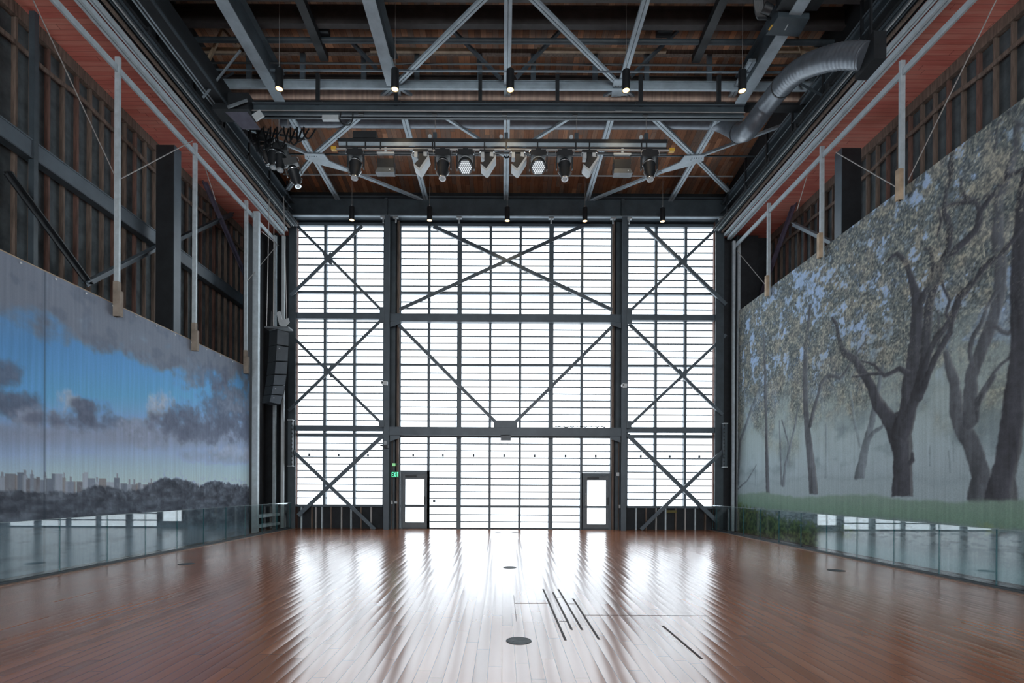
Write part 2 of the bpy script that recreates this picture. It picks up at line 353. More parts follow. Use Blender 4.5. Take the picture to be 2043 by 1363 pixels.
def rail(name, p0, p1, y0, y1, yf, m, label, dep=.2, name2=None):
    g = thing(name, label, 'girder', (X_((p0+p1)/2, yf), yf, Z_(y1, 1003, yf)))
    a, b2, zb, zt_ = X_(p0, yf), X_(p1, yf), Z_(y1, 1003, yf), Z_(y0, 1003, yf)
    B().box(a, b2, yf, yf+.03, zb+.02, zt_-.02).build('web', m, g)
    B().box(a, b2, yf-.02, yf+dep, zb, zb+.02).build('bottom_flange', m, g)
    B().box(a, b2, yf-.02, yf+dep, zt_-.02, zt_).build('top_flange', m, g)
    return g
rail('cross_girder', 776.5, 1240.5, 626.5, 642.5, 20.3, STEEL, 'horizontal steel girder across the middle window at mid height', .25)
rail('cross_girder', 590, 766, 625.5, 637.5, 20.4, STEEL, 'upper horizontal girder across the left window', .18)
rail('cross_girder', 1250.5, 1427, 626, 638, 20.4, STEEL, 'upper horizontal girder across the right window', .18)
gl_ = rail('low_girder', 776.5, 1240.5, 852.5, 869, 20.1, STEEL, 'wide grey girder over the doors across the middle window', .45)
B().box(X_(777, 20.4), X_(1240, 20.4), 20.3, 20.45, Z_(874, 1003, 20.4), Z_(870, 1003, 20.4)).build('dark_channel', BLACK, gl_)  # black strip along the underside of the low girder
zz = Z_(852.5, 1003, 20.1)
B().box(X_(985.5, 20.1), X_(1032.5, 20.1), 20.12, 20.3, zz, Z_(838.5, 1003, 20.1)).build('node_plate', STEEL, gl_)
cb_ = B(); rr = random.Random(3)
pts = [V((X_(1108+i*4, 20.2), 20.2, zz+.02+rr.random()*.06)) for i in range(26)]; cb_.pipe(pts, .018, 5).build('loose_cable', BLACK, gl_)
rail('cross_girder', 590, 766, 850.5, 861.5, 20.4, STEEL, 'lower horizontal girder across the left window', .18)
rail('cross_girder', 1250.5, 1427, 851, 862, 20.4, STEEL, 'lower horizontal girder across the right window', .18)
def brace(p, q, wpx, Yv, label, m=STEEL, cat='brace', name='diagonal_brace', light=False):
    P, Q = aY(*p, Yv), aY(*q, Yv); b = B(); w_ = (wpx+.8)*Yv/F
    b.bar(P, Q, .02, w_, (0,1,0)); 
    b = B().bar(P, Q, w_, .025, (0,1,0)).bar(P, Q, .025, .09, (0,1,0), -w_/2, .03)
    return steel(name, b, m, label, cat)
brace((594, 451), (764, 621), 4, 20.32, 'slim diagonal brace falling to the right at the top of the left window')
brace((723, 451), (580, 590), 5.5, 20.22, 'thicker diagonal brace falling to the left at the top of the left window')
brace((762, 638), (576, 820), 4.5, 20.22, 'diagonal brace falling to the left in the middle of the left window')
brace((576, 664), (757, 840), 4, 20.32, 'slim diagonal brace falling to the right in the middle of the left window')
brace((768, 866), (595, 1029), 6.5, 20.3, 'diagonal brace rising to the right at the foot of the left window')
brace((585, 900), (748, 1056), 5.5, 20.18, 'diagonal brace falling to the right to the floor at the foot of the left window')
brace((865, 451), (1222, 618), 5.5, 20.34, 'long diagonal brace falling to the right across the top of the middle window')
brace((1163, 451), (797, 618), 5.5, 20.28, 'long diagonal brace falling to the left across the top of the middle window')
brace((796, 648), (998, 851), 5, 20.25, 'diagonal brace from the left column down to the middle of the low girder')
brace((1221, 652), (1020, 851), 5, 20.25, 'diagonal brace from the right column down to the middle of the low girder')
brace((1288, 451), (1449, 607), 5.5, 20.22, 'thicker diagonal brace falling to the right at the top of the right window')
brace((1427, 459), (1258, 620), 4, 20.32, 'slim diagonal brace falling to the left at the top of the right window')
brace((1256, 646), (1442, 827), 4.5, 20.22, 'diagonal brace falling to the right in the middle of the right window')
brace((1449, 668), (1259, 847), 4, 20.32, 'slim diagonal brace falling to the left in the middle of the right window')
brace((1252, 867), (1432, 1042), 6.5, 20.3, 'diagonal brace falling to the right at the foot of the right window')
brace((1444, 899), (1279, 1057), 5.5, 20.18, 'diagonal brace falling to the left to the floor at the foot of the right window')
for (px, py, where) in ((653, 516, 'at the top of the left window'), (655, 741, 'in the middle of the left window'), (1361, 522, 'at the top of the right window'), (1362, 748, 'in the middle of the right window')):
    c = aY(px, py, 20.27); b = B()
    P = [(-.11,.26),(0,.1),(.11,.26),(.2,.2),(.1,0),(.2,-.2),(.11,-.26),(0,-.1),(-.11,-.26),(-.2,-.2),(-.1,0),(-.2,.2)]
    b.prism([(c.x+x, 20.26, c.z+z) for x, z in P], (0, .03, 0)); steel('crossing_plate', b, STEEL, 'small steel plate joining the crossed braces '+where, 'steel plate')
# small fittings of the window wall
def fit(name, px, py, w_, h, Yv, m, label, cat, dep=.06, **k):
    c = aY(px, py, Yv); return tag(B().box(c.x-w_/2, c.x+w_/2, Yv-dep, Yv, c.z-h/2, c.z+h/2).build(name, m), label, cat)
for px, py, s, wh in ((768.5, 765.5, -1, 'left'), (1244.5, 770.5, 1, 'right')):
    c = aY(px, py, 20.0); t_ = thing('security_camera', 'small white security camera on the %s steel column' % wh, 'camera', (c.x, 20.0, c.z))
    B().box(c.x-.03, c.x+.1, 19.86, 20.04, c.z-.07, c.z+.07).build('housing', PLASTIC, t_)
    B().lathe([(.07, 0), (.075, .04), (.07, .14)], 12, Matrix.Translation((c.x-.06, 19.93, c.z))@Matrix.Rotation(math.pi/2, 4, 'X')).build('hood', PLASTIC, t_, True)
    B().lathe([(.03, 0), (.03, .02)], 10, Matrix.Translation((c.x-.06, 19.8, c.z))@Matrix.Rotation(math.pi/2, 4, 'X')).build('lens', BLACK, t_)
fit('motion_sensor', 1009, 874, .4, .22, 20.2, GREYP, 'grey box under the middle of the low girder', 'box', .12)
c = aY(770, 888, 20.0); t_ = thing('work_light', 'small black floodlight clamped to the left steel column above the exit sign', 'light', (c.x, 20.0, c.z-.12))
B().box(c.x-.08, c.x+.1, 19.85, 20.06, c.z-.12, c.z).build('lamp_housing', BLACK, t_); B().box(c.x-.2, c.x-.06, 19.88, 19.94, c.z-.06, c.z).build('arm', DSTEEL, t_); B().tube((c.x-.02, 19.95, c.z), (c.x-.02, 19.95, c.z+.15), .05).build('clamp', SILVER, t_)
# exit sign
c = aY(788.5, 947, 20.3); t_ = thing('exit_sign', 'lit green EXIT sign beside the left door', 'sign', (c.x, 20.3, c.z-.12))
sp = B().box(c.x-.15, c.x+.15, 20.3, 20.36, c.z-.12, c.z+.12).build('sign_plate', GREEND, t_)
B().box(c.x-.03, c.x+.03, 20.36, YB-.1, c.z-.05, c.z+.05).build('bracket', DSTEEL, t_)
L = {'E': [(0,0,0,1),(0,0,.7,0),(0,.5,.6,.5),(0,1,.7,1)], 'X': [(0,0,.75,1),(0,1,.75,0)], 'I': [(.15,0,.15,1)], 'T': [(.35,0,.35,1),(0,1,.75,1)]}
x = c.x-.125
for ch, adv in (('E', .075), ('X', .075), ('I', .045), ('T', .07)):
    b = B()
    for (u0, v0, u1, v1) in L[ch]:
        b.bar((x+u0*.07, 20.295, c.z-.085+v0*.17), (x+u1*.07, 20.295, c.z-.085+v1*.17), .02, .008, (0,1,0))
    b.build('letter', GREENE, sp); x += adv
c = aY(787, 927.5, 20.4); t_ = thing('green_light_marker', 'small lit green marker above the exit sign', 'sign', (c.x, 20.4, c.z-.06))
B().box(c.x-.09, c.x+.03, 20.4, 20.47, c.z-.05, c.z+.06).build('marker_body', emit('green marker', (.05,.5,.08), .5), t_); B().box(c.x+.03, c.x+.14, 20.42, 20.46, c.z-.01, c.z+.04).build('marker_tail', GREEND, t_)
fit('switch_plate', 782.5, 1002.5, .05, .13, 20.42, PLASTIC, 'narrow white switch plate below the exit sign', 'switch')
fit('wall_box', 790, 1002.5, .1, .09, 20.46, SILVER, 'small pale square box right of the white switch plate', 'box')
fit('keypad', 866.5, 1000, .1, .1, YB-.02, GREYP, 'small grey square plate on the glass beside the left door', 'switch')
fit('fire_alarm_box', 1232, 946.5, .11, .14, 20.42, PLASTIC, 'white box with a dark dial beside the right door top', 'box')
fit('socket_box', 1236, 1010.5, .06, .13, 20.42, PLASTIC, 'narrow white socket box right of the right door', 'box')
fit('notice_label', 1339.5, 1020.8, .4, .1, 20.48, mat('olive label', (.12,.10,.02), .6), 'small olive label between studs under the right window', 'label', .015)
for px, lab in ((783, 'left'), (1235.5, 'right')):
    x = X_(px, 20.42); steel('conduit', B().tube((x, 20.44, 0), (x, 20.44, 4.0), .022, 6), TIMBER, 'thin brown conduit running down beside the %s steel column' % lab, 'pipe')
# ================================================================ murals (painted canvas)
def smooth(a, b, x):
    t = np.clip((x-a)/(b-a), 0, 1); return t*t*(3-2*t)
def vnoise(x, y, seed):
    rs = np.random.RandomState(seed); T = rs.rand(256, 256)
    xi, yi = np.floor(x).astype(int), np.floor(y).astype(int); fx, fy = x-xi, y-yi
    fx, fy = fx*fx*(3-2*fx), fy*fy*(3-2*fy); g = lambda i, j: T[i % 256, j % 256]
    return (g(xi, yi)*(1-fx)+g(xi+1, yi)*fx)*(1-fy)+(g(xi, yi+1)*(1-fx)+g(xi+1, yi+1)*fx)*fy
def fbm(x, y, seed, o=5):
    s = 0; a = .5; n = 0
    for k in range(o): s = s+a*vnoise(x*2**k, y*2**k, seed+k); n += a; a *= .55
    return s/n
def canvas_mat(name, detail, amp):
    m = bpy.data.materials.new(name); m.use_nodes = True; t = m.node_tree; p = t.nodes['Principled BSDF']; L = t.links.new
    p.inputs['Roughness'].default_value = .85; p.inputs['Specular IOR Level'].default_value = .2
    at = nn(t, 'ShaderNodeAttribute', attribute_name='paint'); tc = nn(t, 'ShaderNodeTexCoord')
    n1 = nn(t, 'ShaderNodeTexNoise', Scale=detail, Detail=6.0, Roughness=.7); L(tc.outputs['Object'], n1.inputs['Vector'])
    mp = nn(t, 'ShaderNodeMapping'); mp.inputs['Scale'].default_value = (1, 9, .35); L(tc.outputs['Object'], mp.inputs[0])
    n2 = nn(t, 'ShaderNodeTexNoise', Scale=1.6, Detail=4.0); L(mp.outputs[0], n2.inputs['Vector'])
    a = nn(t, 'ShaderNodeMapRange'); a.inputs['From Min'].default_value = .3; a.inputs['From Max'].default_value = .7; a.inputs['To Min'].default_value = 1-amp; a.inputs['To Max'].default_value = 1+amp; L(n1.outputs[0], a.inputs[0])
    c = nn(t, 'ShaderNodeMapRange'); c.inputs['From Min'].default_value = .35; c.inputs['From Max'].default_value = .65; c.inputs['To Min'].default_value = .93; c.inputs['To Max'].default_value = 1.07; L(n2.outputs[0], c.inputs[0])
    mm = nn(t, 'ShaderNodeMath', operation='MULTIPLY'); L(a.outputs[0], mm.inputs[0]); L(c.outputs[0], mm.inputs[1])
    vm = nn(t, 'ShaderNodeVectorMath', operation='SCALE'); L(at.outputs['Color'], vm.inputs[0]); L(mm.outputs[0], vm.inputs['Scale']); L(vm.outputs[0], p.inputs['Base Color'])
    return m
def canvas(name, s, X, Y0, Y1, Z1, step, paint, gain, m, parent):
    nY, nZ = int((Y1-Y0)/step)+1, int(Z1/step)+1
    Yg, Zg = np.meshgrid(np.linspace(Y0, Y1, nY), np.linspace(-.05, Z1, nZ), indexing='ij')
    C = paint(Yg, Zg).clip(0, 1); C = np.where(C <= .04045, C/12.92, ((C+.055)/1.055)**2.4)*gain*np.array([.96,1.0,1.01] if s < 0 else [1.02,1.0,.98]); C = C.clip(0, .85)
    fold = .012*np.sin(Yg*5+1.3*np.sin(Yg*2.1))*np.clip((4.5-Zg)/4.5, 0, 1)
    co = np.stack([X+fold-OFF[parent.name].x, Yg-OFF[parent.name].y, Zg-OFF[parent.name].z], -1).reshape(-1, 3)
    i = np.arange(nY*nZ).reshape(nY, nZ); q = np.stack([i[:-1, :-1], i[1:, :-1], i[1:, 1:], i[:-1, 1:]], -1).reshape(-1, 4)
    if s < 0: q = q[:, ::-1]
    if s > 0: q = q[:, ::-1]
    me = bpy.data.meshes.new(name); me.vertices.add(len(co)); me.vertices.foreach_set('co', co.ravel().astype(np.float32))
    me.loops.add(q.size); me.loops.foreach_set('vertex_index', q.ravel().astype(np.int32)); me.polygons.add(len(q))
    me.polygons.foreach_set('loop_start', np.arange(0, q.size, 4, dtype=np.int32)); me.update(); me.validate()
    at = me.color_attributes.new('paint', 'FLOAT_COLOR', 'POINT')
    A = np.ones((len(co), 4), np.float32); A[:, :3] = C.reshape(-1, 3); at.data.foreach_set('color', A.ravel())
    me.materials.append(m); me.polygons.foreach_set('use_smooth', np.ones(len(q), bool))
    o = bpy.data.objects.new(name, me); COL.objects.link(o); o.parent = parent
    return o
def c3(r, g, b): return np.array([r, g, b])/255.
def mix(C, col, a): return C*(1-a[..., None])+np.asarray(col)*a[..., None]
def ramp(t, xs, cols): return np.stack([np.interp(t, xs, [c[k]/255. for c in cols]) for k in range(3)], -1)
# ---- left: clouded evening sky over a far skyline, bare trees and water
def paint_left(Y, Z):
    # h: height above the painted horizon as seen from the hall's middle; u: place along the canvas
    u = 1003-8.93*F/Y; h = (Z-EYE)*F/Y; py = 970-h
    n = fbm(Y*1.1, Z*1.6, 11); n2 = fbm(Y*3.1, Z*3.5, 23); n3 = fbm(Y*9, Z*9, 31, 4)
    C = ramp(py, [560, 690, 790, 850, 900, 940, 975], [(90,118,150),(82,128,172),(92,145,188),(120,148,182),(134,156,186),(150,171,196),(164,180,199)])
    hz = np.exp(-((py-872)/26)**2)*(.55+.5*n); C = mix(C, c3(126,134,152), np.clip(hz*1.1, 0, .85))
    hz = np.exp(-((py-905-0.02*u)/12)**2)*.5*smooth(.35, .6, n); C = mix(C, c3(140,158,176), hz)
    yb = np.interp(u, [-200,0,100,190,270,330,400,440,512], [620,640,658,692,716,740,742,772,765])+(n-.5)*90+(n2-.5)*40
    top = smooth(18, -22, py-yb); C = mix(C, c3(104,110,120)*(1)[0:3] if False else c3(104,110,121), top*.97)
    C = mix(C, c3(84,92,106), top*smooth(.5, .75, n2)*.5); C = mix(C, c3(120,140,162), top*smooth(.55, .8, n)*.35)
    dk, lt, md = c3(86,93,109), c3(152,158,170), c3(122,130,147)
    for cx, cy, rx, ry, col, st in ((8,752,34,26,dk,.8),(35,810,62,26,dk,.85),(95,832,60,22,md,.9),(128,806,26,22,lt,.8),(100,838,42,18,dk,.7),(165,834,44,32,dk,.9),(218,842,30,14,dk,.6),
        (300,862,75,26,md,.8),(318,812,24,28,lt,.85),(352,842,50,32,dk,.9),(410,858,50,24,dk,.7),(452,822,52,50,dk,.85),(495,850,40,40,dk,.75),(420,752,36,20,dk,.7),(385,752,30,22,c3(100,110,125),.7),
        (470,902,40,14,lt,.5),(508,905,20,12,lt,.5),(440,912,70,12,md,.5),(60,862,120,14,md,.6),(480,800,40,26,c3(112,122,138),.6)):
        d = 1-(((u-cx)/rx)**2+((py-cy)/ry)**2)+(n2-.5)*3.2+(n3-.5)*1.3; C = mix(C, col*(1+(n3[..., None]-.5)*.3), smooth(-.9, 1.1, d)*st*1.05)
    rs = np.random.RandomState(5); x = -60.
    while x < 515:
        wd = rs.uniform(4, 15)*(1 if x < 330 else .6); tp = np.interp(x, [-60,0,60,150,300,420], [936,951,955,960,967,975])-rs.rand()**3*14+rs.uniform(-4, 4)
        col = [c3(108,108,112), c3(136,142,152), c3(98,94,96), c3(150,156,164), c3(112,118,130), c3(92,98,108), c3(124,118,116)][rs.randint(7)]
        a = ((u > x) & (u < x+wd) & (py > tp) & (py < 1000)).astype(float)
        C = mix(C, col*.93, a*.8)
        if rs.rand() < .3: a = ((abs(u-x-wd/2) < 1.6) & (py > tp-9) & (py < tp+1)).astype(float); C = mix(C, c3(112,112,120), a*.8)
        x += wd*rs.uniform(.7, 1.05)
    yt = np.interp(u, [-100,0,150,185,205,250,290,320,350,400,430,470,512], [982,980,983,972,968,980,972,955,952,968,958,966,972])+(n3-.5)*12+(n2-.5)*10
    tr = smooth(-1.5, 3.5, py-yt); br = fbm(Y*5+n2*3, Z*9, 41, 5)
    tc = ramp(br*.6+n2*.4, [.3,.5,.7], [(46,50,57),(66,71,80),(92,99,109)]); C = C*(1-tr[..., None]*.96)+tc*tr[..., None]*.96
    tw = smooth(.57, .68, fbm(Y*12, Z*10, 43, 3))*np.exp(-((py-yt)/14)**2)*.4; C = mix(C, c3(132,142,152), tw)
    wa = smooth(1032, 1060, py+(n-.5)*20-.02*u*0); C = mix(C, c3(98,112,124)*1., wa*.93)
    C = mix(C, c3(72,80,88), wa*smooth(.52, .7, fbm(Y*1.4, Z*9, 51))*.4)
    C = mix(C, c3(40,48,56), np.exp(-((Y-9.96)/.014)**2)*.8); C = np.where(((Y < 9.95) & (Y > 9.0))[..., None], C*.97, C)
    return C
# ---- right: misty grove of old trees over grass and water's edge
TR = [ # (polyline of photo points with stroke widths, tone)
 ([(1648,955,7),(1649,900,7),(1648,849,6)], 3), ([(1697,783,5),(1705,840,7),(1717,889,8)], 3), ([(1777,626,7),(1772,680,9)], 3), ([(1896,945,3),(1893,900,3)],3), ([(1856,930,4),(1856,890,3)],3), ([(1903,920,3),(1902,880,3)],3),
 ([(1714,956,25),(1727,889,19),(1740,840,15),(1747,800,12),(1756,756,9),(1762,730,6)], 2), ([(1734,875,10),(1743,862,8),(1760,852,6)], 2),
 ([(1473,968,9),(1474,930,8),(1476,882,8),(1488,850,8),(1499,816,8),(1510,790,6),(1519,766,5)], 2), ([(1463,985,3),(1490,960,3),(1509,928,2)], 2), ([(1465,800,3),(1470,850,3),(1476,890,5)], 2),
 ([(1465,760,2),(1480,735,2.5),(1498,712,2),(1518,705,1.5)], 2), ([(1463,700,2),(1480,690,2.5),(1500,680,2)], 2), ([(1508,970,4),(1507,930,3)], 3),
 ([(1532,988,15),(1530,930,12),(1529,849,9),(1527,780,8),(1526,719,7),(1524,670,5)], 1), ([(1562,971,9),(1566,930,7),(1578,882,6),(1586,850,5),(1592,812,3.5)], 2), ([(1559,968,6),(1557,900,5),(1555,840,3)], 2), ([(1573,885,5),(1566,860,4),(1560,838,3)], 2),
 ([(1623,986,28),(1620,940,24),(1615,898,20),(1611,860,18),(1608,816,16),(1606,750,15),(1608,688,13),(1612,650,10),(1617,610,7)], 1),
 ([(1616,850,9),(1621,826,10),(1627,805,10),(1632,790,8),(1637,765,8),(1651,750,8),(1664,750,7),(1676,754,6),(1688,740,5),(1697,722,5)], 1),
 ([(1888,704,12),(1893,730,16),(1904,760,21),(1906,800,28),(1909,826,31),(1920,855,34),(1935,882,37),(1950,920,38),(1960,955,40),(1952,989,50)], 1),
 ([(2030,250,15),(2030,294,16),(2012,345,17),(1993,398,19),(1990,472,23),(1996,530,25),(1996,580,25),(1986,620,26),(1975,657,27),(1955,705,27),(1938,750,26),(1935,800,30),(1935,840,30)], 1),
 ([(2060,330,30),(2045,380,30),(2038,472,32),(2033,565,38),(2040,640,44),(2036,719,44),(2030,760,42),(2024,800,44),(2014,882,46),(2002,948,50),(1994,991,64)], 0),
 ([(1950,840,6),(1950,800,9),(1962,777,8),(1984,744,7),(2000,725,6),(2025,708,6)], 1), ([(1987,652,8),(2000,662,8),(2012,665,8),(2035,650,7)], 1), ([(1948,815,7),(1960,790,8),(1985,752,6)],1), ([(1990,580,6),(1970,610,8),(1958,645,9),(1940,675,10),(1935,700,9),(1940,730,9)], 1),
 ([(1800,990,52),(1801,950,46),(1801,905,46),(1797,875,52),(1793,852,58)], 0), ([(1790,856,46),(1776,840,34),(1762,822,29),(1750,806,27),(1744,790,23),(1738,770,20),(1716,734,18),(1706,718,16),(1697,713,15),(1684,703,13),(1679,694,12),(1671,663,9),(1669,648,7),(1660,634,4)], 0),
 ([(1795,858,40),(1806,830,36),(1810,810,34),(1814,765,34),(1822,720,32),(1828,673,32),(1830,630,29),(1830,596,26),(1824,575,17),(1817,552,13),(1810,530,11),(1802,517,10),(1790,506,8),(1780,512,6),(1768,525,4)], 0),
 ([(1806,860,34),(1820,810,26),(1836,765,24),(1845,719,24),(1849,660,22),(1855,600,20),(1868,562,18),(1882,528,17),(1905,500,17),(1925,482,16),(1945,462,15),(1953,445,14),(1955,425,12),(1951,408,10),(1938,400,9),(1925,392,8),(1918,378,7),(1917,360,6)], 0),
 ([(1838,600,20),(1851,575,16),(1864,545,15),(1880,520,14),(1891,500,14),(1896,460,14),(1892,440,13),(1885,426,12),(1886,400,10),(1888,380,9),(1896,360,8),(1901,340,6),(1897,308,4)], 0),
 ([(1950,440,10),(1958,420,11),(1972,400,11),(1990,378,10),(2010,350,9),(2045,338,8)], 0), ([(1888,412,8),(1905,407,7),(1930,403,6),(1960,395,4),(1980,385,4)], 0),
 ([(1834,790,22),(1842,740,16),(1855,700,14),(1868,675,15),(1885,655,16),(1895,645,17),(1905,620,17),(1913,596,17),(1935,572,15),(1953,552,14),(1959,538,13),(1980,520,12),(2005,500,11),(2020,480,11),(2045,446,10)], 0),
 ([(1840,780,16),(1851,750,14),(1865,715,13),(1880,690,14),(1895,664,14),(1898,640,12)], 0), ([(1866,575,9),(1862,545,9),(1861,525,8),(1857,500,7),(1852,495,6),(1845,497,5)], 0), ([(1895,645,8),(1888,625,6),(1895,600,6),(1885,580,5),(1878,560,4)], 0),
 ([(1812,745,12),(1795,735,9),(1778,744,9),(1765,750,8),(1755,740,6),(1745,728,5),(1720,720,3)], 0), ([(1757,745,6),(1740,746,5),(1700,752,3)], 0), ([(1815,925,10),(1821,918,9),(1820,905,6)], 0), ([(1704,716,5),(1712,700,4),(1725,685,3)], 1), ([(1872,620,5),(1874,680,6),(1870,700,5)], 1),
 ([(1897,352,5),(1892,330,3),(1905,300,2)], 0), ([(1870,470,4),(1878,440,4),(1872,415,3)], 0), ([(2043,250,8),(2020,240,6),(2005,215,4)], 1), ([(1985,300,5),(1990,250,5),(2008,225,4),(2030,215,3)], 1)]
def seg_d(Y, Z, pts, jit):
    D = np.full(Y.shape, 9.); Sd = np.zeros(Y.shape)
    for (y0, z0, w0), (y1, z1, w1) in zip(pts, pts[1:]):
        dy, dz = y1-y0, z1-z0; L2 = dy*dy+dz*dz+1e-9; t = np.clip(((Y-y0)*dy+(Z-z0)*dz)/L2, 0, 1)
        qy, qz = Y-y0-t*dy, Z-z0-t*dz; r = (w0+(w1-w0)*t)/2; d = np.hypot(qy, qz)-r*(.93+jit)
        m_ = d < D; D = np.where(m_, d, D); Sd = np.where(m_, np.clip((qy*dz-qz*dy)/np.sqrt(L2)/np.maximum(r, .01)*np.sign(dz+1e-6), -1, 1), Sd)
    return D, Sd
def paint_right(Y, Z):
    u = 1003+9.2*F/Y; py = 976-(Z-EYE)*F/Y
    n = fbm(Y*1.3, Z*1.0, 61); n2 = fbm(Y*3.6, Z*3.2, 71); n3 = fbm(Y*10, Z*11, 81, 4); n4 = fbm(Y*32+n2*4, Z*26, 91, 2); sw = fbm(Y*8, Z*1.2, 97, 3)
    hs = Z   # real height on canvas
    C = ramp(Z, [0, 1.6, 2.6, 4.2, 6, 8.6], [(100,116,124),(130,144,152),(132,148,154),(128,142,142),(118,132,138),(124,142,158)])
    C = mix(C, c3(136,144,132), smooth(.45, .75, n)*smooth(2.5, 3.4, Z)*smooth(6.0, 4.0, Z)*.6)
    C = mix(C, c3(88,102,108), smooth(.45, .7, fbm(Y*.9+4, Z*1.4, 101))*smooth(1.9, 2.5, Z)*smooth(4.6, 3.2, Z)*.6)
    sky = smooth(.50, .60, fbm(Y*1.7+n2, Z*1.5, 111))*smooth(3.6, 5.2, Z); C = mix(C, c3(134,156,184), sky*.9)
    # foliage
    fo_ = smooth(2.9, 5.2, Z+(n-.5)*3.2+(n2-.5)*1.2); leaf = n4*.45+n3*.3+n2*.25
    fc = ramp(leaf, [.33,.46,.56,.68], [(44,50,54),(70,77,79),(100,105,101),(146,147,134)])
    tint = smooth(.45, .7, n2)[..., None]; fc = fc*(1-tint*.22)+c3(118,106,94)*tint*.22
    hole = smooth(.60, .70, fbm(Y*2.6, Z*2.2, 121)+(n3-.5)*.5); C = mix(C, c3(132,156,188), hole*fo_*smooth(4.0, 6.0, Z)*.9)
    a = fo_*np.clip(smooth(.30, .47, n3*.5+n2*.5+.05), 0, 1)*(1-hole*.85*smooth(4.0, 6.0, Z)); C = C*(1-a[..., None]*.9)+fc*a[..., None]*.9
    # misty field and far tree line
    C = mix(C, c3(126,141,147), smooth(2.25, 1.9, Z+(n-.5)*.2)*.9)
    C = mix(C, c3(92,104,112), np.exp(-((Z-1.92-(n-.5)*.5-.03*np.sin(Y))/.07)**2)*.14)
    for pts, tone in sorted(TR, key=lambda q: -q[1]):
        P = []
        for (a_, b_, w_) in pts:
            q = aX(a_, b_, 9.2); P.append((q.y, q.z, w_*q.y/F*1.12))
        P = [(y, z, wd*(1.0+.35*(y/9.2)*0)) for y, z, wd in P]
        D, Sd = seg_d(Y, Z, P, (n2-.5)*.35)
        col = [c3(54,56,62), c3(70,74,80), c3(84,92,99), c3(108,121,128)][tone]
        al = smooth(.03, -.02, D+(n3-.5)*.03)*(.97, .93, .85, .6)[tone]*(smooth(P[0][1]-.03, P[0][1]+.02, Z+(n3-.5)*.06) if P[0][1] < 2.2 else 1)
        tex = (1+(sw-.5)*.5+(n3-.5)*.25-.16*Sd)[..., None]
        if tone < 2: C = C*(1-al[..., None]*.0); hi = smooth(.62, .9, -Sd+(sw-.5)*.6)*al*.5
        C = C*(1-al[..., None])+np.clip(col*tex, 0, 1)*al[..., None]
        if tone < 2: C = mix(C, c3(126,132,128), hi*.6)
    # front leaf veil over the branches
    ve = smooth(.56, .66, fbm(Y*2.2+9, Z*2.2, 131)+(n4-.5)*.6)*smooth(4.2, 6.2, Z)*.55; C = C*(1-ve[..., None])+fc*ve[..., None]
    # grass bank, pale track, reeds, water
    gb = smooth(1.52, 1.42, Z+(n2-.5)*.12+.06*np.sin(Y*1.3)); C = C*(1-gb[..., None])+ramp(Z+(n3-.5)*.3, [.7,1.1,1.5], [(84,104,98),(96,120,108),(104,124,116)])*gb[..., None]
    wt = smooth(1.02, .9, Z+(n-.5)*.1-(9.5-Y).clip(0, 3)*.03+(n3-.5)*.05); C = mix(C, c3(108,122,130), wt*.96)
    C = mix(C, c3(62,72,80), wt*smooth(.5, .62, fbm(Y*5, Z*22, 141, 3))*.5*smooth(.3, .6, Z)); C = mix(C, c3(120,150,158), wt*smooth(.4, .1, Z)*.5)
    rt = np.interp(Y, [9,10,11.5,12.6,13,14.2,15.5,16.5,18,19.4], [.1,.2,.3,.45,.5,.75,.62,.7,.85,1.05])+(n3-.5)*.5
    re = smooth(.08, -.15, Z-rt)*np.clip(smooth(14.4, 15.3, Y)+.8*np.exp(-((Y-13.6)/.35)**2)*smooth(.25, .5, Z), 0, 1); C = mix(C, ramp(n3, [.3,.5,.7], [(38,50,42),(54,72,50),(78,96,62)]), re*.92)
    rt = .95+(n3-.5)*.5; re = smooth(.05, -.2, abs(Z-rt)-.12+abs(Y-9.65)*.3); C = mix(C, c3(112,124,86), re*.6)
    return C
for s, nm, Y0, Y1, ztop, pf, gain, label in ((-1, 'sky_mural', 3, 18.0, 5.84, paint_left, 1.85, 'long painted canvas of clouds over a city skyline along the left side'),
                                       (1, 'grove_mural', 3, 20.0, 8.62, paint_right, 1.72, 'tall painted canvas of a misty grove of old trees, hung along the right side')):
    S = SIDE[s]; X = S['cv']; t_ = thing(nm, label, 'mural', (X, (Y0+Y1)/2, 0))
    canvas('painted_canvas', s, X, Y0, Y1, ztop, (.025 if s < 0 else .021), pf, gain, canvas_mat(nm+' paint', 30 if s < 0 else 34, .05 if s < 0 else .13), t_)
    B().box(X+s*.03, X+s*.09, Y0, Y1, ztop-.1, ztop+(.035 if s < 0 else .01)).build('top_batten', PINE if s < 0 else GALV, t_)
    if s < 0:
        y = 8.7; g0 = None
        while y < Y1:
            g = B().lathe([(.018, 0), (.02, .01)], 8, Matrix.Translation((X+.012, y, ztop-.06))@Matrix.Rotation(math.pi/2, 4, 'Y')).build('grommet', PLASTIC, t_); y += .74
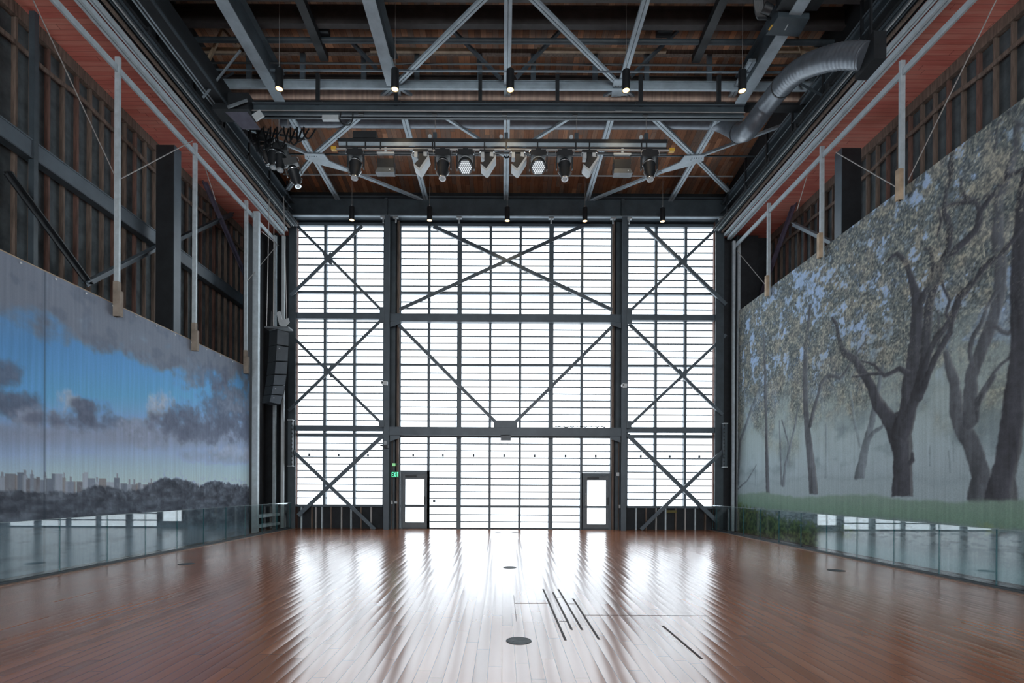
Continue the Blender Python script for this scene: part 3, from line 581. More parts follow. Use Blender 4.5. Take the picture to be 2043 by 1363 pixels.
# ================================================================ glass balustrades
for s, ys, wd, HG in ((-1, 8.54, 1.165, 1.04), (1, 8.70, 1.14, 1.0)):
    nm = SIDE[s]['name']; y = ys-wd; k = 0; x = s*XG
    tag(B().box(x+s*.02, x+s*.09, 5, YB-.1, .0, .08).box(x-s*.035, x-s*.02, 5, YB-.1, 0, .045).build('glass_shoe', DSTEEL), 'dark metal shoe along the foot of the %s glass balustrade' % nm, 'rail')
    tr = struct('trim_'+('1' if s < 0 else '2')); B().box(x-s*.16, x-s*.04, 3, YB-.1, 0, .006).build('border_board', mat('pale border board '+nm, (.26,.17,.125), .3, amt=.15, stretch=(8,.5,1)), tr)
    while y+.3 < YB-.1:
        y1 = min(y+wd, YB-.12)
        g = thing('glass_screen', '%s clear glass balustrade screen from the near end on the %s side' % (ORD[k], nm), 'glass screen', (x, (y+y1)/2, 0), 'glass panels of the %s balustrade' % nm)
        B().box(x-.01, x+.01, y+.008, y1-.008, .02, HG).build('pane', GLASS, g)
        B().box(x-.0105, x+.0105, y1-.012, y1-.003, .02, HG).build('polished_edge', GEDGE, g)
        B().box(x-.0105, x+.0105, y+.008, y1-.008, HG, HG+.007).build('top_edge', GTOP, g)
        y = y1; k += 1
# ================================================================ floor fittings
def lid(px, py, r, label, group='round floor box lids'):
    p = aZ(px, py, 0); t_ = thing('floor_box', label, 'floor box', (p.x, p.y, 0), group); M = Matrix.Translation((p.x, p.y, 0))
    B().lathe([(r, 0), (r, .003), (r*.93, .006), (r*.9, .003)], 28, M).build('rim', LIDM, t_, True)
    ld_ = B().lathe([(r*.9, 0), (r*.9, .004)], 28, M).build('lid', LIDM, t_)
    B().box(p.x-r*.5, p.x-r*.35, p.y-.02, p.y+.02, .003, .006).build('finger_slot', BLACK, ld_)
lid(1035, 1279, .14, 'largest looking round metal floor box lid in the near middle of the floor'); lid(1017, 1132.5, .14, 'round metal floor box lid in the middle of the floor further back')
lid(372, 1125.5, .165, 'round dark floor box lid near the left balustrade'); lid(1668.5, 1138.5, .165, 'round dark floor box lid near the right balustrade')
lid(993.5, 1061.8, .15, 'left one of two tiny floor lids by the window wall', None); lid(1028, 1062, .15, 'right one of two tiny floor lids by the window wall', None)
SEAM = mat('dark seam strip', (.05,.035,.035), .6, amt=.2); SEAM.node_tree.nodes['Principled BSDF'].inputs['Specular IOR Level'].default_value = .1
def fc(x, y): return aZ(900+x/3.405, 1050+y/3.405, 0)
for a, b_, w_, lab in (((625,428),(777,775),.027,'leftmost of four long dark strips along the boards'), ((692,450),(820,705),.027,'second from left of four long dark strips along the boards'),
    ((728,428),(890,705),.027,'third from left of four long dark strips along the boards'), ((828,492),(1005,770),.027,'rightmost of four long dark strips along the boards'), ((1438,678),(1702,902),.027,'lone dark strip far right of the group of four'),
    ((430,524),(672,524),.022,'dark strip across the boards left of the group of four'), ((908,605),(1815,611),.008,'long thin dark line across the boards right of the group of four'),
    ((715,483),(762,483),.01,'short thin cross line near the far end between the second and third strips'), ((797,528),(842,528),.01,'short thin cross line between the third and fourth strips'), ((733,647),(785,647),.01,'short thin cross line near the near end between the first and second strips'), ((425,470),(444,645),.006,'hairline dark seam along a board left of the group of four')):
    p, q = fc(*a), fc(*b_)
    tag(B().bar(V((p.x, p.y, .0012)), V((q.x, q.y, .0012)), w_, .0024).build('floor_seam_strip', SEAM), lab, 'floor strip')
# ================================================================ side structures
for s in (-1, 1):
    S = SIDE[s]; nm = S['name']; xp, xw = S['post'], S['wall']; xi = abs(xp)
    ytop = 19.85 if s < 0 else 20.1
    # galvanised posts down to the canvas
    zc = 5.75 if s < 0 else 8.5
    for k, (Y, wh) in enumerate(((11.73, 'nearest'), (14.67, 'second nearest'), (17.6, 'third nearest'))):
        t_ = thing('hanging_post', '%s slim galvanised post above the %s mural' % (wh, nm), 'post', (xp, Y, zc), 'galvanised posts above the %s mural' % nm)
        z0 = zc-.2
        B().box(xp-.055, xp+.055, Y-.03, Y+.03, z0, 11.5).build('post', GALV, t_)
        if s < 0: B().box(xp-.05, xp+.06, Y-.06, Y+.05, z0, zc+.6).box(xp+.06, xp+.11, Y-.06, Y+.05, z0, zc+.38).build('timber_splice', mat('greyed timber', (.26,.22,.18), .8), t_)
        else: B().box(xp-.11, xp-.0, Y-.06, Y+.05, z0, zc+.5).build('timber_splice', PINE, t_)
    if s < 0:
        tag(B().box(xp+.0, xp+.2, 18.06, 18.2, 0, 11.4).build('end_post', GALV), 'tall galvanised post at the far end of the left mural', 'post')
    t_ = thing('corner_upright', 'galvanised double upright in the far %s corner beside the window wall' % nm, 'post', (xp, ytop, 0))
    for dx in ((.0, .32) if s < 0 else (-.08, .12)):
        B().box(xp+dx-.05, xp+dx+.05, ytop-.05, ytop+.05, 0, 11.4).build('upright', GALV if dx < .2 else SILVER, t_)
    if s < 0:
        for z in (.2, .55): tag(B().box(xp-.05, xp+.25, 18.2, ytop-.05, z, z+.1).build('low_rail', GALV), 'galvanised low rail between the far left posts, %s one' % ('bottom' if z < .3 else 'upper'), 'rail')
    # rails running the length of the hall
    for zr, dx, h, w_, m, lab in ((11.22, 0, .15, .05, GALV, 'flat galvanised strap rail below the main rails on the %s side'), (11.56, s*-.22, .13, .12, GALV, 'galvanised top rail over the posts on the %s side'),
                                  (11.68, s*-.38, .1, .08, GALV, 'inner galvanised rail beside the top rail on the %s side'), (11.80, s*-.50, .06, .06, TIMBER, 'thin brown rail inside the galvanised rails on the %s side')):
        b = B()
        if w_ > .07: b.twin((xp+dx, 4, zr), (xp+dx, ytop+.1, zr), w_+.03, h, .035)
        else: b.box(xp+dx-w_/2, xp+dx+w_/2, 4, ytop+.1, zr-h/2, zr+h/2)
        tag(b.build('long_rail', m), lab % nm, 'rail')
    t_ = thing('cable_tray', 'black slatted cable tray running along the %s side under the roof' % nm, 'cable tray', (xp-s*.75, 12, 11.75))
    for i in range(4): B().box(xp-s*(.62+i*.07), xp-s*(.645+i*.07), 4, ytop, 11.78, 11.83).build('tray_rail', (SILVER if i == 1 else DSTEEL), t_)
    B().box(xp-s*.6, xp-s*.9, 4, ytop, 11.86, 11.88).build('tray_base', BLACK, t_)
    y = 8.5
    while y < ytop: B().box(xp-s*.58, xp-s*.92, y, y+.06, 11.83, 11.95).build('tray_bracket', BLACK, t_); y += 1.47
    # catwalk girders
    xg0, xg1 = xp-s*1.0, xp-s*1.45
    ye = 14.3 if s < 0 else 9.5
    if s < 0:
        t_ = thing('runway_girder', 'heavy black girder along the %s side under the roof, nearer part' % nm, 'girder', ((xg0+xg1)/2, 9, 11.95))
        B().box(xg0, xg1, 4, ye, 11.95, 12.4).build('girder_box', BLACK, t_); B().box(xg0, xg0+s*-.025, 4, ye, 11.92, 11.95).box(xg0-s*.09, xg0-s*.11, 4, ye, 11.92, 11.95).build('rail_strip', PALE, t_); B().box(xg1-s*-.05, xg1, 4, ye, 11.9, 11.95).build('rail_strip', DSTEEL, t_)
    t_ = thing('runway_girder', 'long dark edge girder high along the %s side running to the window wall' % nm, 'girder', ((xg0+xg1)/2-s*.15, 17, 11.7))
    xq = -8.55 if s < 0 else 8.86; zq = 13.05
    B().bar((xq, 5, zq), (xq, YB-.1, zq), .06, .3).bar((xq-s*.1, 5, zq-.15), (xq-s*.1, YB-.1, zq-.15), .26, .03).build('girder_web', DSTEEL, t_); B().box(xq-s*.26, xq-s*.22, 5, YB-.1, zq-.19, zq-.12).build('edge_strip', STEEL, t_)
    t_ = thing('catwalk_railing', 'black steel catwalk railing along the %s side under the roof' % nm, 'railing', (xp-s*.5, 14, 12.0))
    for z in (12.15, 12.55, 12.95): B().tube((xp-s*.55, 4, z), (xp-s*.55, YB-.3, z), .025, 6).build('rail', DSTEEL, t_)
    y = 9.3
    while y < YB-.4: B().box(xp-s*.52, xp-s*.58, y, y+.05, 11.95, 13.4).build('post', BLACK, t_); y += 1.47
    for (ya, yb3) in ((10.3, 12.3), (13.5, 15.0)): B().bar((xp-s*.6, ya, 12.0), (xp-s*.9, yb3, 13.8), .06, .05).build('stay', DSTEEL, t_)
    # main side columns
    ca, cb2 = (aY(311, 400, 14.5).x, aY(346.5, 400, 14.5).x) if s < 0 else (aY(1680, 400, 14.5).x, aY(1718, 400, 14.5).x)
    t_ = thing('side_column', 'wide black steel column standing behind the %s mural' % nm, 'column', ((ca+cb2)/2, 14.6, 0), 'black columns of the side walls')
    B().box(ca, cb2, 14.5, 14.55, 0, 11.35).build('web_plate', BLACK, t_); xf = cb2 if s < 0 else ca
    B().box(xf, xf-s*.02, 14.5, 14.8, 0, 11.35).build('flange', STEEL, t_)
    t_ = thing('corner_column', 'black steel column in the far %s corner behind the mural' % nm, 'column', (xp+s*.5, 20.3, 0))
    B().box(xp+s*.12, xp+s*.95, 20.25, 20.3, 0, 11.7).build('web_plate', BLACKW, t_); B().box(xp+s*.1, xp+s*.12, 20.2, 20.45, 0, 11.7).build('flange', DSTEEL, t_)
    B().box(xp+s*.1, xp+s*.95, 14.4, 14.52, 11.35, 11.5).build('tie', BLACK) if False else None
    # bracing on the side wall
    XW = xw-s*.32
    def sb(p, q, w_, m, lab, X=None, name='side_brace'):
        P, Q = aX(*p, X or XW), aX(*q, X or XW); b = B().bar(P, Q, .03, w_, (0,0,1)).bar(P, Q, .16, .03, (0,0,1), 0, w_/2)
        tag(b.build(name, m), lab, 'brace')
    if s < 0:
        t_ = thing('side_girder', 'blue grey horizontal girder along the left side wall above the mural', 'girder', (XW, 14, 8.6)); za = aX(0, 273, XW).z; zb2 = aX(0, 235, XW).z
        B().box(XW-.02, XW+.02, 6, YB, za+.02, zb2).build('web', STEEL, t_); B().box(XW-.18, XW+.04, 6, YB, za, za+.03).build('bottom_flange', DSTEEL, t_); B().box(XW-.18, XW+.04, 6, YB, zb2, zb2+.03).build('top_flange', STEEL, t_)
        sb((12, 345), (178, 570), .13, BLACK, 'black brace falling to the right above the left mural', XW+.05); sb((324, 490), (172, 568), .11, STEEL, 'grey brace rising to the right to the black column above the left mural', XW+.05)
        sb((357, 478), (464, 428), .11, DSTEEL, 'grey brace rising right from the black column on the left side', XW+.05); sb((405, 360), (512, 606), .16, mat('purple grey steel', (.10,.095,.14), .4), 'purple grey brace falling right beyond the black column on the left side', XW+.08)
        x = aX(61, 300, -10.1); tag(B().box(-10.1, -9.98, x.y-.05, x.y+.05, 0, 11.75).build('wall_post', DSTEEL), 'dark steel post on the left side wall near the left picture edge', 'post')
    else:
        sb((1582, 448), (1660, 486), .11, PALE, 'pale brace falling right from the wall above the right mural', XW); sb((1600, 370), (1520, 590), .16, mat('plum grey steel', (.09,.075,.11), .4), 'plum grey brace falling left above the far end of the right mural', XW-.1)
    wires = ((66,0,228,348,'sagging pale wire from the top left picture corner to the nearest left post'),(242,356,384,281,'pale wire rising right from the nearest left post'),(408,330,430,400,'short pale wire dropping beside the second left post'),(522,462,556,490,'pale wire near the top of the end post'),(494,560,552,490,'pale wire between the third left post and the end post')) if s < 0 else ((1988,0,1812,360,'pale wire from the top right picture corner to the nearest right post'),(1668,304,1795,377,'pale wire rising left from the nearest right post'),(1610,352,1590,420,'short pale wire dropping beside the second right post'),(1470,500,1530,572,'pale wire in the far right corner frame'))
    for (a, b_, c_, d_, lab) in wires: tag(B().tube(aX(a, b_, xp-s*.08), aX(c_, d_, xp-s*.08), .012, 5).build('guy_wire', CABLE), lab, 'wire')
# black board wall and drapes beyond the left mural
tag(B().box(-9.3, -9.2, 18.25, 19.7, 0, 11.2).build('black_screen_wall', BLACKW), 'black boarded panel between the end post and the far left corner', 'panel')
# line array loudspeaker
Yv = 17.9; top = aY(553, 655, Yv)
la = thing('line_array_speaker', 'black curved line array loudspeaker hanging at the far end of the left mural', 'loudspeaker', (aY(550, 808, Yv).x, Yv, aY(550, 808, Yv).z))
prof = [(577, 663), (576.5, 692), (575, 722), (572.5, 748), (569.5, 769), (566, 789), (560, 808)]
fr = [(553, 656), (552, 688), (549.5, 721), (547.5, 747), (544.5, 769), (541, 787), (537, 803)]
for i in range(6):
    a0, a1, b0, b1 = aY(*fr[i], Yv), aY(*fr[i+1], Yv), aY(*prof[i], Yv-.1), aY(*prof[i+1], Yv-.1)
    dz = V((0, 0, .008)); pts = [a0-dz, b0-dz, b1+dz, a1+dz]; back = V((-.42, .32, .02))
    cb_n = B().add(pts+[p+back for p in pts], [(0,1,2,3),(7,6,5,4),(0,4,5,1),(1,5,6,2),(2,6,7,3),(3,7,4,0)]).build('cabinet', BLACK, la)
    nrm = V((.0, -.012, 0)); g = B(); ins = [p.lerp((a0+a1+b0+b1)/4, .07)+nrm for p in pts]; g.prism(ins, (0, .008, 0)).build('grille', GREYP, cb_n)
    if i in (1, 4, 5): q = a0.lerp(b0, .25)+V((0, -.03, -.12)); B().box(q.x-.02, q.x+.02, q.y-.01, q.y, q.z-.012, q.z+.012).build('badge', PLASTIC, cb_n)
q = (top+aY(577, 662, Yv))/2
B().box(top.x-.42, top.x+.42, Yv-.06, Yv+.34, top.z, top.z+.05).build('rigging_frame', GREYP, la)
for dx in (-.42, -.18, .3): B().tube((top.x+dx, Yv+.1, top.z+.05), (top.x+dx*.7-.05, Yv+.1, 11.9), .012, 5).build('hanging_cable', CABLE, la)
B().prism([(top.x-.02+x, Yv-.02, top.z+.05+z) for x, z in ((0,.5),(.12,.55),(.2,.25),(.42,.3),(.45,.15),(.3,0),(.1,.05))], (0, .03, 0)).build('pull_back_bracket', SILVER, la)
B().lathe([(.0, 0), (.06, .08), (.05, .3), (.02, .6)], 8, Matrix.Translation((top.x-.25, Yv+.1, top.z+.02))).build('motor_hook', BLACK, la)
for px0, px1, y0, y1, s, wh in ((574, 583, 838, 930, -1, 'left'), (1444, 1451, 845, 932, 1, 'right')):
    Yq = 20.0; a, b_ = aY(px0, y1, Yq), aY(px1, y0, Yq); t_ = thing('column_speaker', 'slim black vertical strip unit beside the %s end of the window wall' % wh, 'light', (a.x, Yq, a.z))
    hs_ = B().box(a.x, b_.x, Yq, Yq+.15, a.z, b_.z).build('housing', DSTEEL, t_)
    for k in range(12): z = a.z+(b_.z-a.z)*(k+.5)/12; xx = b_.x if s < 0 else a.x; B().box(xx-.025, xx+.025, Yq-.03, Yq, z-.03, z+.03).build('clip', BLACK, hs_)
    for z in (a.z, b_.z): B().box(a.x-.02, b_.x+.02, Yq-.03, Yq+.17, z-.015, z+.015).build('end_cap', SILVER, t_)
# ================================================================ roof steel
ZB = 13.07
def onB(px, py): return aZ(px, py, ZB)
colx = [onB(625, 312).x, onB(790, 172).x, onB(1012, 170).x, onB(1238, 172).x, onB(1387, 316).x]
R1, R2, R3 = 11.35, 14.5, 17.62
def member(P, Q, w_, lab, m=PALE, h=.08, g=.02, name='roof_brace', cat='roof brace', z=ZB):
    P, Q = V((P[0], P[1], z)), V((Q[0], Q[1], z)); b = B()
    (b.twin(P, Q, w_, h, g) if g else b.bar(P, Q, w_, h)); return tag(b.build(name, m), lab, cat)
nmx = ['outer left', 'inner left', 'middle', 'inner right', 'outer right']
for i, x in enumerate(colx):
    a, e = 5.0, YB-.1
    if i in (0, 1, 4): a = 13.6
    member((x, a), (x, e), .19, '%s of the five pale roof beams running towards the window wall' % nmx[i], name='roof_beam', cat='roof beam')
for (p, q, lab, w_) in (((432+13, 0), (555, 203), 'wide grey runway beam under the roof at the left, running away from the viewer', .3), ((735, 0), (783, 172), 'wide grey runway beam under the roof, left of middle', .3), ((1560, 70), (1478, 207), 'wide grey runway beam under the roof at the right behind the projector', .3)):
    zr = 12.65; P, Q = aZ(*p, zr), aZ(*q, zr); xm = (P.x+Q.x)/2; t_ = thing('runway_beam', lab, 'roof beam', (xm, 10, zr))
    B().box(xm-w_/2, xm+w_/2, 5, Q.y, zr, zr+.03).build('bottom_flange', PALE, t_); B().box(xm-.02, xm+.02, 5, Q.y, zr+.03, zr+.75).build('web', DSTEEL, t_); B().box(xm-w_/2, xm+w_/2, 5, Q.y, zr+.75, zr+.78).build('top_flange', DSTEEL, t_)
c = colx
for p, q, w_, lab in (((c[2], R1), (c[1], R2), .13, 'pale diagonal roof brace from top middle down to the inner left node'), ((c[2], R1), (c[3], R2), .13, 'pale diagonal roof brace from top middle down to the inner right node'),
    ((c[1], R2), (c[0], R3), .16, 'pale roof brace from the inner left node to the left bolted plate'), ((c[3], R2), (c[4], R3), .16, 'pale roof brace from the inner right node to the right bolted plate'),
    ((c[1], R2), (c[2], R3), .08, 'thin pale roof brace running right from the inner left node'), ((c[3], R2), (c[2], R3), .08, 'thin pale roof brace running left from the inner right node'),
    ((c[0], R3), (c[1], YB-.2), .12, 'roof brace running right from the left bolted plate to the header'), ((c[4], R3), (c[3], YB-.2), .12, 'roof brace running left from the right bolted plate to the header'),
    ((c[0], R3), (-8.3, YB-1), .14, 'roof brace running outwards from the left bolted plate'), ((c[4], R3), (8.6, YB-1), .14, 'roof brace running outwards from the right bolted plate'),
    ((c[0], R3), (-8.6, 15.9), .08, 'thin roof brace from the left bolted plate up towards the left wall'), ((c[4], R3), (8.9, 15.9), .08, 'thin roof brace from the right bolted plate up towards the duct'),
    ((c[1], R2), (c[0], R1), .08, 'thin brace above the left runway beam'), ((c[3], R2), (c[4], R1), .08, 'thin brace beside the right runway beam')):
    if 'runway' in lab: continue
    member(p, q, w_, lab, g=.02 if w_ > .1 else 0)
for (x, y, lab) in ((c[0], R3, 'left bolted steel plate where roof braces meet'), (c[4], R3, 'right bolted steel plate where roof braces meet'), (c[3], R2, 'square bolted plate beside the fourth pendant lamp')):
    s = -1 if x < 0 else 1; t_ = thing('bolted_plate', lab, 'steel plate', (x, y, ZB-.07)); big = abs(y-R3) < .1
    P = [(-.45*s, -.2), (.2*s, -.25), (.3*s, .05), (-.1*s, .35), (-.9*s, .75), (-1.0*s, .6), (-.5*s, .15)] if big else [(-.25, -.3), (.2, -.3), (.25, .25), (-.2, .3)]
    pl_ = B().prism([(x+a, y+b_, ZB-.075) for a, b_ in P], (0, 0, .036)).build('plate', PALE, t_)
    for k in range(14 if big else 9):
        a = .08*(k % 5)-.16; b_ = .1*(k//5)-.1
        if big: a, b_ = (-.12*k*s+.15*s if k > 5 else a), (.08*(k-5)-.0 if k > 5 else b_)
        B().lathe([(.014, -.012), (.014, 0)], 6, Matrix.Translation((x+a, y+b_, ZB-.075))).build('bolt', DSTEEL, pl_)
# transverse trusses
PURL = mat('dark brown steel', (.05,.045,.045), .6)
def truss(Y, lab, ver, zt=13.95, warm=False):
    t_ = thing('roof_truss', lab, 'truss', (0, Y, ZB-.15))
    B().box(-8.7, 9.0, Y-.02, Y+.02, ZB-.1, ZB+.1).box(-8.7, 9.0, Y-.05, Y+.02, ZB-.12, ZB-.1).box(-8.7, 9.0, Y-.05, Y+.05, ZB+.1, ZB+.12).build('bottom_chord', PALE, t_)
    B().box(-8.7, 9.0, Y-.06, Y+.06, zt, zt+.12).build('top_chord', TIMBER if warm else DSTEEL, t_)
    for i, x in enumerate(ver): B().box(x-.07, x+.07, Y-.04, Y+.04, ZB+.12, zt).build('strut', STEEL, t_)
    return t_
ver = [aY(p, 130, R2).x for p in (497, 604, 726, 832, 957, 1064, 1187, 1290, 1415, 1500, 1620)]
truss(R2, 'transverse roof truss with pale bottom chord behind the row of five near lamps', ver, warm=True)
tag(B().tube((-8.6, R3, ZB+.06), (8.9, R3, ZB+.06), .03, 6).build('roof_tie', DSTEEL), 'thin steel tie crossing the roof between the two bolted plates', 'tie')
truss(R1, 'dark transverse roof truss nearest the viewer', [c_+.2 for c_ in colx])
for (p, q, lab) in (((905, 62), (1000, 158), 'slanting truss web left of the middle lamp'), ((1117, 62), (1030, 155), 'slanting truss web right of the middle lamp'), ((700, 82), (752, 138), 'slanting truss web left of the inner left beam'), ((1353, 60), (1258, 153), 'slanting truss web right of the inner right beam')):
    tag(B().bar(aY(*p, 13.9), aY(*q, 14.35), .1, .06).build('truss_web', STEEL), lab, 'roof brace')
for (p, q, lab) in (((443, 62), (417, 118), 'pale timber strut leaning left under the roof at far left'), ((445, 58), (475, 90), 'pale timber strut leaning right under the roof at far left'), ((1588, 72), (1606, 118), 'pale timber strut under the roof right of the projector')):
    tag(B().bar(aY(*p, 14.1), aY(*q, 14.0), .11, .06).build('timber_strut', PINE), lab, 'roof brace')
for (a, b_, lab) in ((395, 478, 'left'), (738, 950, 'middle left'), (1072, 1330, 'middle right'), (1542, 1632, 'right')):
    P, Q = aY(a, 97, 14.3), aY(b_, 97, 14.3); tag(B().box(P.x, Q.x, 14.3, 14.38, P.z-.06, P.z+.04).build('timber_purlin', PINE), 'pale timber rail piece under the roof deck, %s one' % lab, 'purlin')
for k, (Y, z, h, lab) in enumerate(((12.6, 13.95, .5, 'dark roof purlin crossing the top of the picture'), (13.35, 13.95, .5, 'dark roof purlin just below the top one'), (15.6, 14.12, .16, 'dark roof purlin behind the lamp row'), (10.9, 13.95, .5, 'dark roof purlin above the viewer'))):
    tag(B().ibar((-8.7, Y, z), (9.0, Y, z), .16, h, .03).build('roof_purlin', PURL), lab, 'purlin')
P = aY(1003, 82, 13.7); tag(B().tube((-8.5, 13.7, P.z), (8.8, 13.7, P.z), .07, 10).build('sprinkler_main', DSTEEL, None, True), 'long straight dark pipe crossing under the roof above the lamps', 'pipe')
P = aY(1003, 128, 13.9); tag(B().tube((-8.5, 13.9, P.z), (8.8, 13.9, P.z), .025, 6).build('thin_pipe', BLACK), 'thin black pipe crossing under the roof', 'pipe')
P = aY(1003, 142, 13.95); tag(B().box(-8.5, 8.8, 13.93, 13.97, P.z-.02, P.z+.02).build('thin_rail', STEEL), 'thin pale rail crossing under the roof deck', 'rail')
P = aY(1003, 350, 19.2); tag(B().tube((-8.3, 19.2, P.z), (8.6, 19.2, P.z), .025, 6).build('thin_pipe', SILVER), 'thin grey pipe behind the stage lights', 'pipe')
P0, P1 = aY(1003, 181, 14.85), aY(1003, 205, 14.85)
P2 = aY(1003, 199, 14.85)
tag(B().box(-8.6, 8.9, 14.9, 15.2, P1.z, P2.z).build('dark_gap_board', BLACK), 'black board added for the dark gap below the brown boarded fascia', 'board')  # black board painted in for the shaded gap under the tan boards
tag(B().box(-8.6, 8.9, 14.85, 15.0, P2.z, P0.z).build('gutter_board', mat('tan boards', (.50,.36,.29), .7, amt=.35, scale=2, stretch=(4,1,.3))), 'brown boarded fascia right behind the pale truss chord', 'board')
for x_, lab in ((-5.0, 'left'), (5.3, 'right')): tag(B().bar((x_, 10, 13.58), (x_, 14.2, 13.58), .22, .2).build('dark_joist', BLACK), 'dark joist under the roof deck on the %s' % lab, 'joist')
for px, lab in ((642, 'left of the middle'), (1325, 'right of the middle')):
    p = aY(px, 62, 13.6); tag(B().box(p.x-.2, p.x+.2, 13.5, 13.7, p.z-.1, p.z+.08).build('roof_box', BLACK), 'small black box under the roof deck %s' % lab, 'box')
# duct
pts = [aY(560, 236, 16.2), aY(800, 238, 16.2), aY(1100, 240, 16.2), aY(1380, 240, 16.2), aY(1430, 243, 16.1), aY(1458, 254, 15.8), aY(1474, 264, 15.4), aY(1488, 262, 14.9), aY(1502, 248, 14.5), aY(1530, 210, 14.1), aY(1560, 172, 13.3), aY(1582, 150, 12.7), aY(1610, 132, 12.1), aY(1650, 118, 11.5), aY(1690, 111, 11.1), aY(1728, 112, 10.8)]
def cr_(pts, n):
    out = []
    for i in range(len(pts)-1):
        p0, p1, p2, p3 = pts[max(i-1, 0)], pts[i], pts[i+1], pts[min(i+2, len(pts)-1)]
        for k in range(n):
            t = k/n; out.append(.5*((2*p1)+(p2-p0)*t+(2*p0-5*p1+4*p2-p3)*t*t+(3*p1-p0-3*p2+p3)*t**3))
    return out+[pts[-1]]
dt = thing('spiral_duct', 'large grey spiral air duct bending up to the upper right wall', 'duct', tuple(pts[0]))
sm = cr_(pts[:7], 8); B().pipe(sm, .26, 20, lambda k: .25).build('straight_run', DUCT, dt, True)
sm2 = cr_(pts[6:11], 14); B().pipe(sm2, .28, 20, lambda k: .27+.006*(k % 7 == 0)).build('rising_run', DUCT, dt, True)
sm3 = cr_(pts[10:], 20); B().pipe(sm3, .3, 20, lambda k: .27-.02*min(1, k/60)+.008*(k % 4 == 0)).build('ribbed_bend', DUCT, dt, True)
for q, k in ((sm2, 1), (sm3, 1)):
    d = (q[k+1]-q[k]).normalized(); B().tube(q[k], q[k]+d*.04, .285, 20).build('joint_band', BLACK, dt, True)
e = pts[-1]; tag(B().box(e.x-.04, e.x+.22, e.y-.28, e.y+.28, e.z-.29, e.z+.29).box(e.x+.08, e.x+.12, e.y-.02, e.y+.02, e.z+.29, ZT).build('plenum_box', BLACK), 'black box on the upper right wall where the duct ends', 'box')
# black rigging beam
yb = 14.0; a, b_ = aY(500, 224, yb), aY(1483, 224, yb); ztp, zbt = aY(1003, 213, yb).z, aY(1003, 235, yb).z
rb = thing('rigging_beam', 'long black horizontal rigging beam hung under the roof behind the lamp row', 'beam', (0, yb, zbt))
B().box(a.x, b_.x, yb-.02, yb+.02, zbt, ztp).box(a.x, b_.x, yb-.09, yb+.09, zbt, zbt+.02).build('beam_web', DSTEEL, rb); B().box(a.x, b_.x, yb-.1, yb+.1, ztp, ztp+.02).build('top_flange', STEEL, rb)
B().tube((a.x, yb-.1, zbt+.1), (b_.x, yb-.1, zbt+.1), .014, 6).build('cable_rail', CABLE, rb)
for px in (634, 790, 958, 1112, 1278, 1434):
    x = aY(px, 200, yb).x; B().box(x-.05, x+.05, yb-.04, yb+.04, ztp, ZB-.1).build('hanger', BLACK, rb); B().box(x-.15, x+.15, yb-.11, yb+.11, ztp+.02, ztp+.08).build('clamp', BLACK, rb)
for px in (723, 868, 1006, 1146, 1285): x = aY(px, 228, yb).x; B().box(x-.07, x+.07, yb-.15, yb-.08, zbt-.03, zbt+.03).build('shackle', BLACK, rb)
for px in (1018, 1244): x = aY(px, 221, yb-.03).x; B().box(x-.22, x+.22, yb-.04, yb-.02, zbt+.13, zbt+.2).build('name_plate', GREYP, rb)
wb_ = thing('winch_unit', 'black winch unit at the left end of the rigging beam', 'winch', tuple(aY(470, 245, 13.9)))
p, q = aY(432, 228, 13.9), aY(503, 196, 13.9); B().box(p.x, q.x, 13.7, 14.2, p.z, q.z).build('motor_box', BLACK, wb_)
p, q = aY(453, 229, 13.7), aY(512, 246, 13.7); B().prism([(p.x, 13.6, p.z), (q.x-.2, 13.6, p.z), (q.x, 13.9, q.z), (p.x+.3, 13.9, q.z)], (0, .04, 0)).build('under_plate', mat('mauve grey plate', (.10,.105,.14), .5), wb_)
p = aY(515, 231, 13.7); B().box(-.13, .13, -.02, .02, -.1, .1).xf(Matrix.Translation(p)@Matrix.Rotation(-.6, 4, 'Y')).build('pale_tag', SILVER, wb_)
p = aY(474, 207, 13.6); B().box(-.28, .28, -.02, .02, -.03, .03).xf(Matrix.Translation(p)@Matrix.Rotation(-.35, 4, 'Y')).build('bright_arm', GREYP, wb_)
p = aY(660, 236, 13.85); tag(B().box(p.x-.22, p.x+.22, 13.8, 13.9, p.z-.06, p.z+.06).build('junction_plate', SILVER), 'pale plate under the rigging beam left of the stage lights', 'plate')
lp = [aY(x_, y_2, 13.85) for x_, y_2 in ((680, 225), (678, 238), (684, 247), (696, 249), (703, 240), (704, 225))]
tag(B().pipe(cr_(lp, 5), .02, 6).build('cable_loop', BLACK), 'black cable loop hanging under the rigging beam', 'cable')
tag(B().tube(aY(381+60*.4+0, 195, 13.3), aY(480, 100, 13.0), .03, 6).build('stay_rod', STEEL), 'slanting rod between the left girder and the left runway beam', 'rod')
# ---- lighting batten with its lamps
a, b_ = aY(675, 290, yb), aY(1330, 290, yb); zb0 = aY(1003, 285, yb).z
bt = thing('lighting_batten', 'long black lighting batten carrying the row of stage lights', 'lighting bar', (0, yb, zb0-.3))
B().box(a.x, b_.x, yb-.08, yb+.08, zb0-.04, zb0+.06).build('upper_channel', BLACK, bt); B().box(a.x+.04, b_.x-.04, yb-.09, yb-.06, zb0-.15, zb0-.05).build('pale_raceway', PALE, bt)
B().box(a.x+.04, b_.x, yb-.05, yb+.05, zb0-.19, zb0-.15).build('cable_channel', BLACK, bt)
zt2 = aY(1003, 301, yb).z; B().tube((a.x-.05, yb-.05, zt2), (b_.x+.08, yb-.05, zt2), .025, 8).build('pipe', CABLE, bt, True)
B().tube((a.x, yb, zt2-.06), (b_.x, yb, zt2-.06), .03, 6).build('cable_run', BLACK, bt)
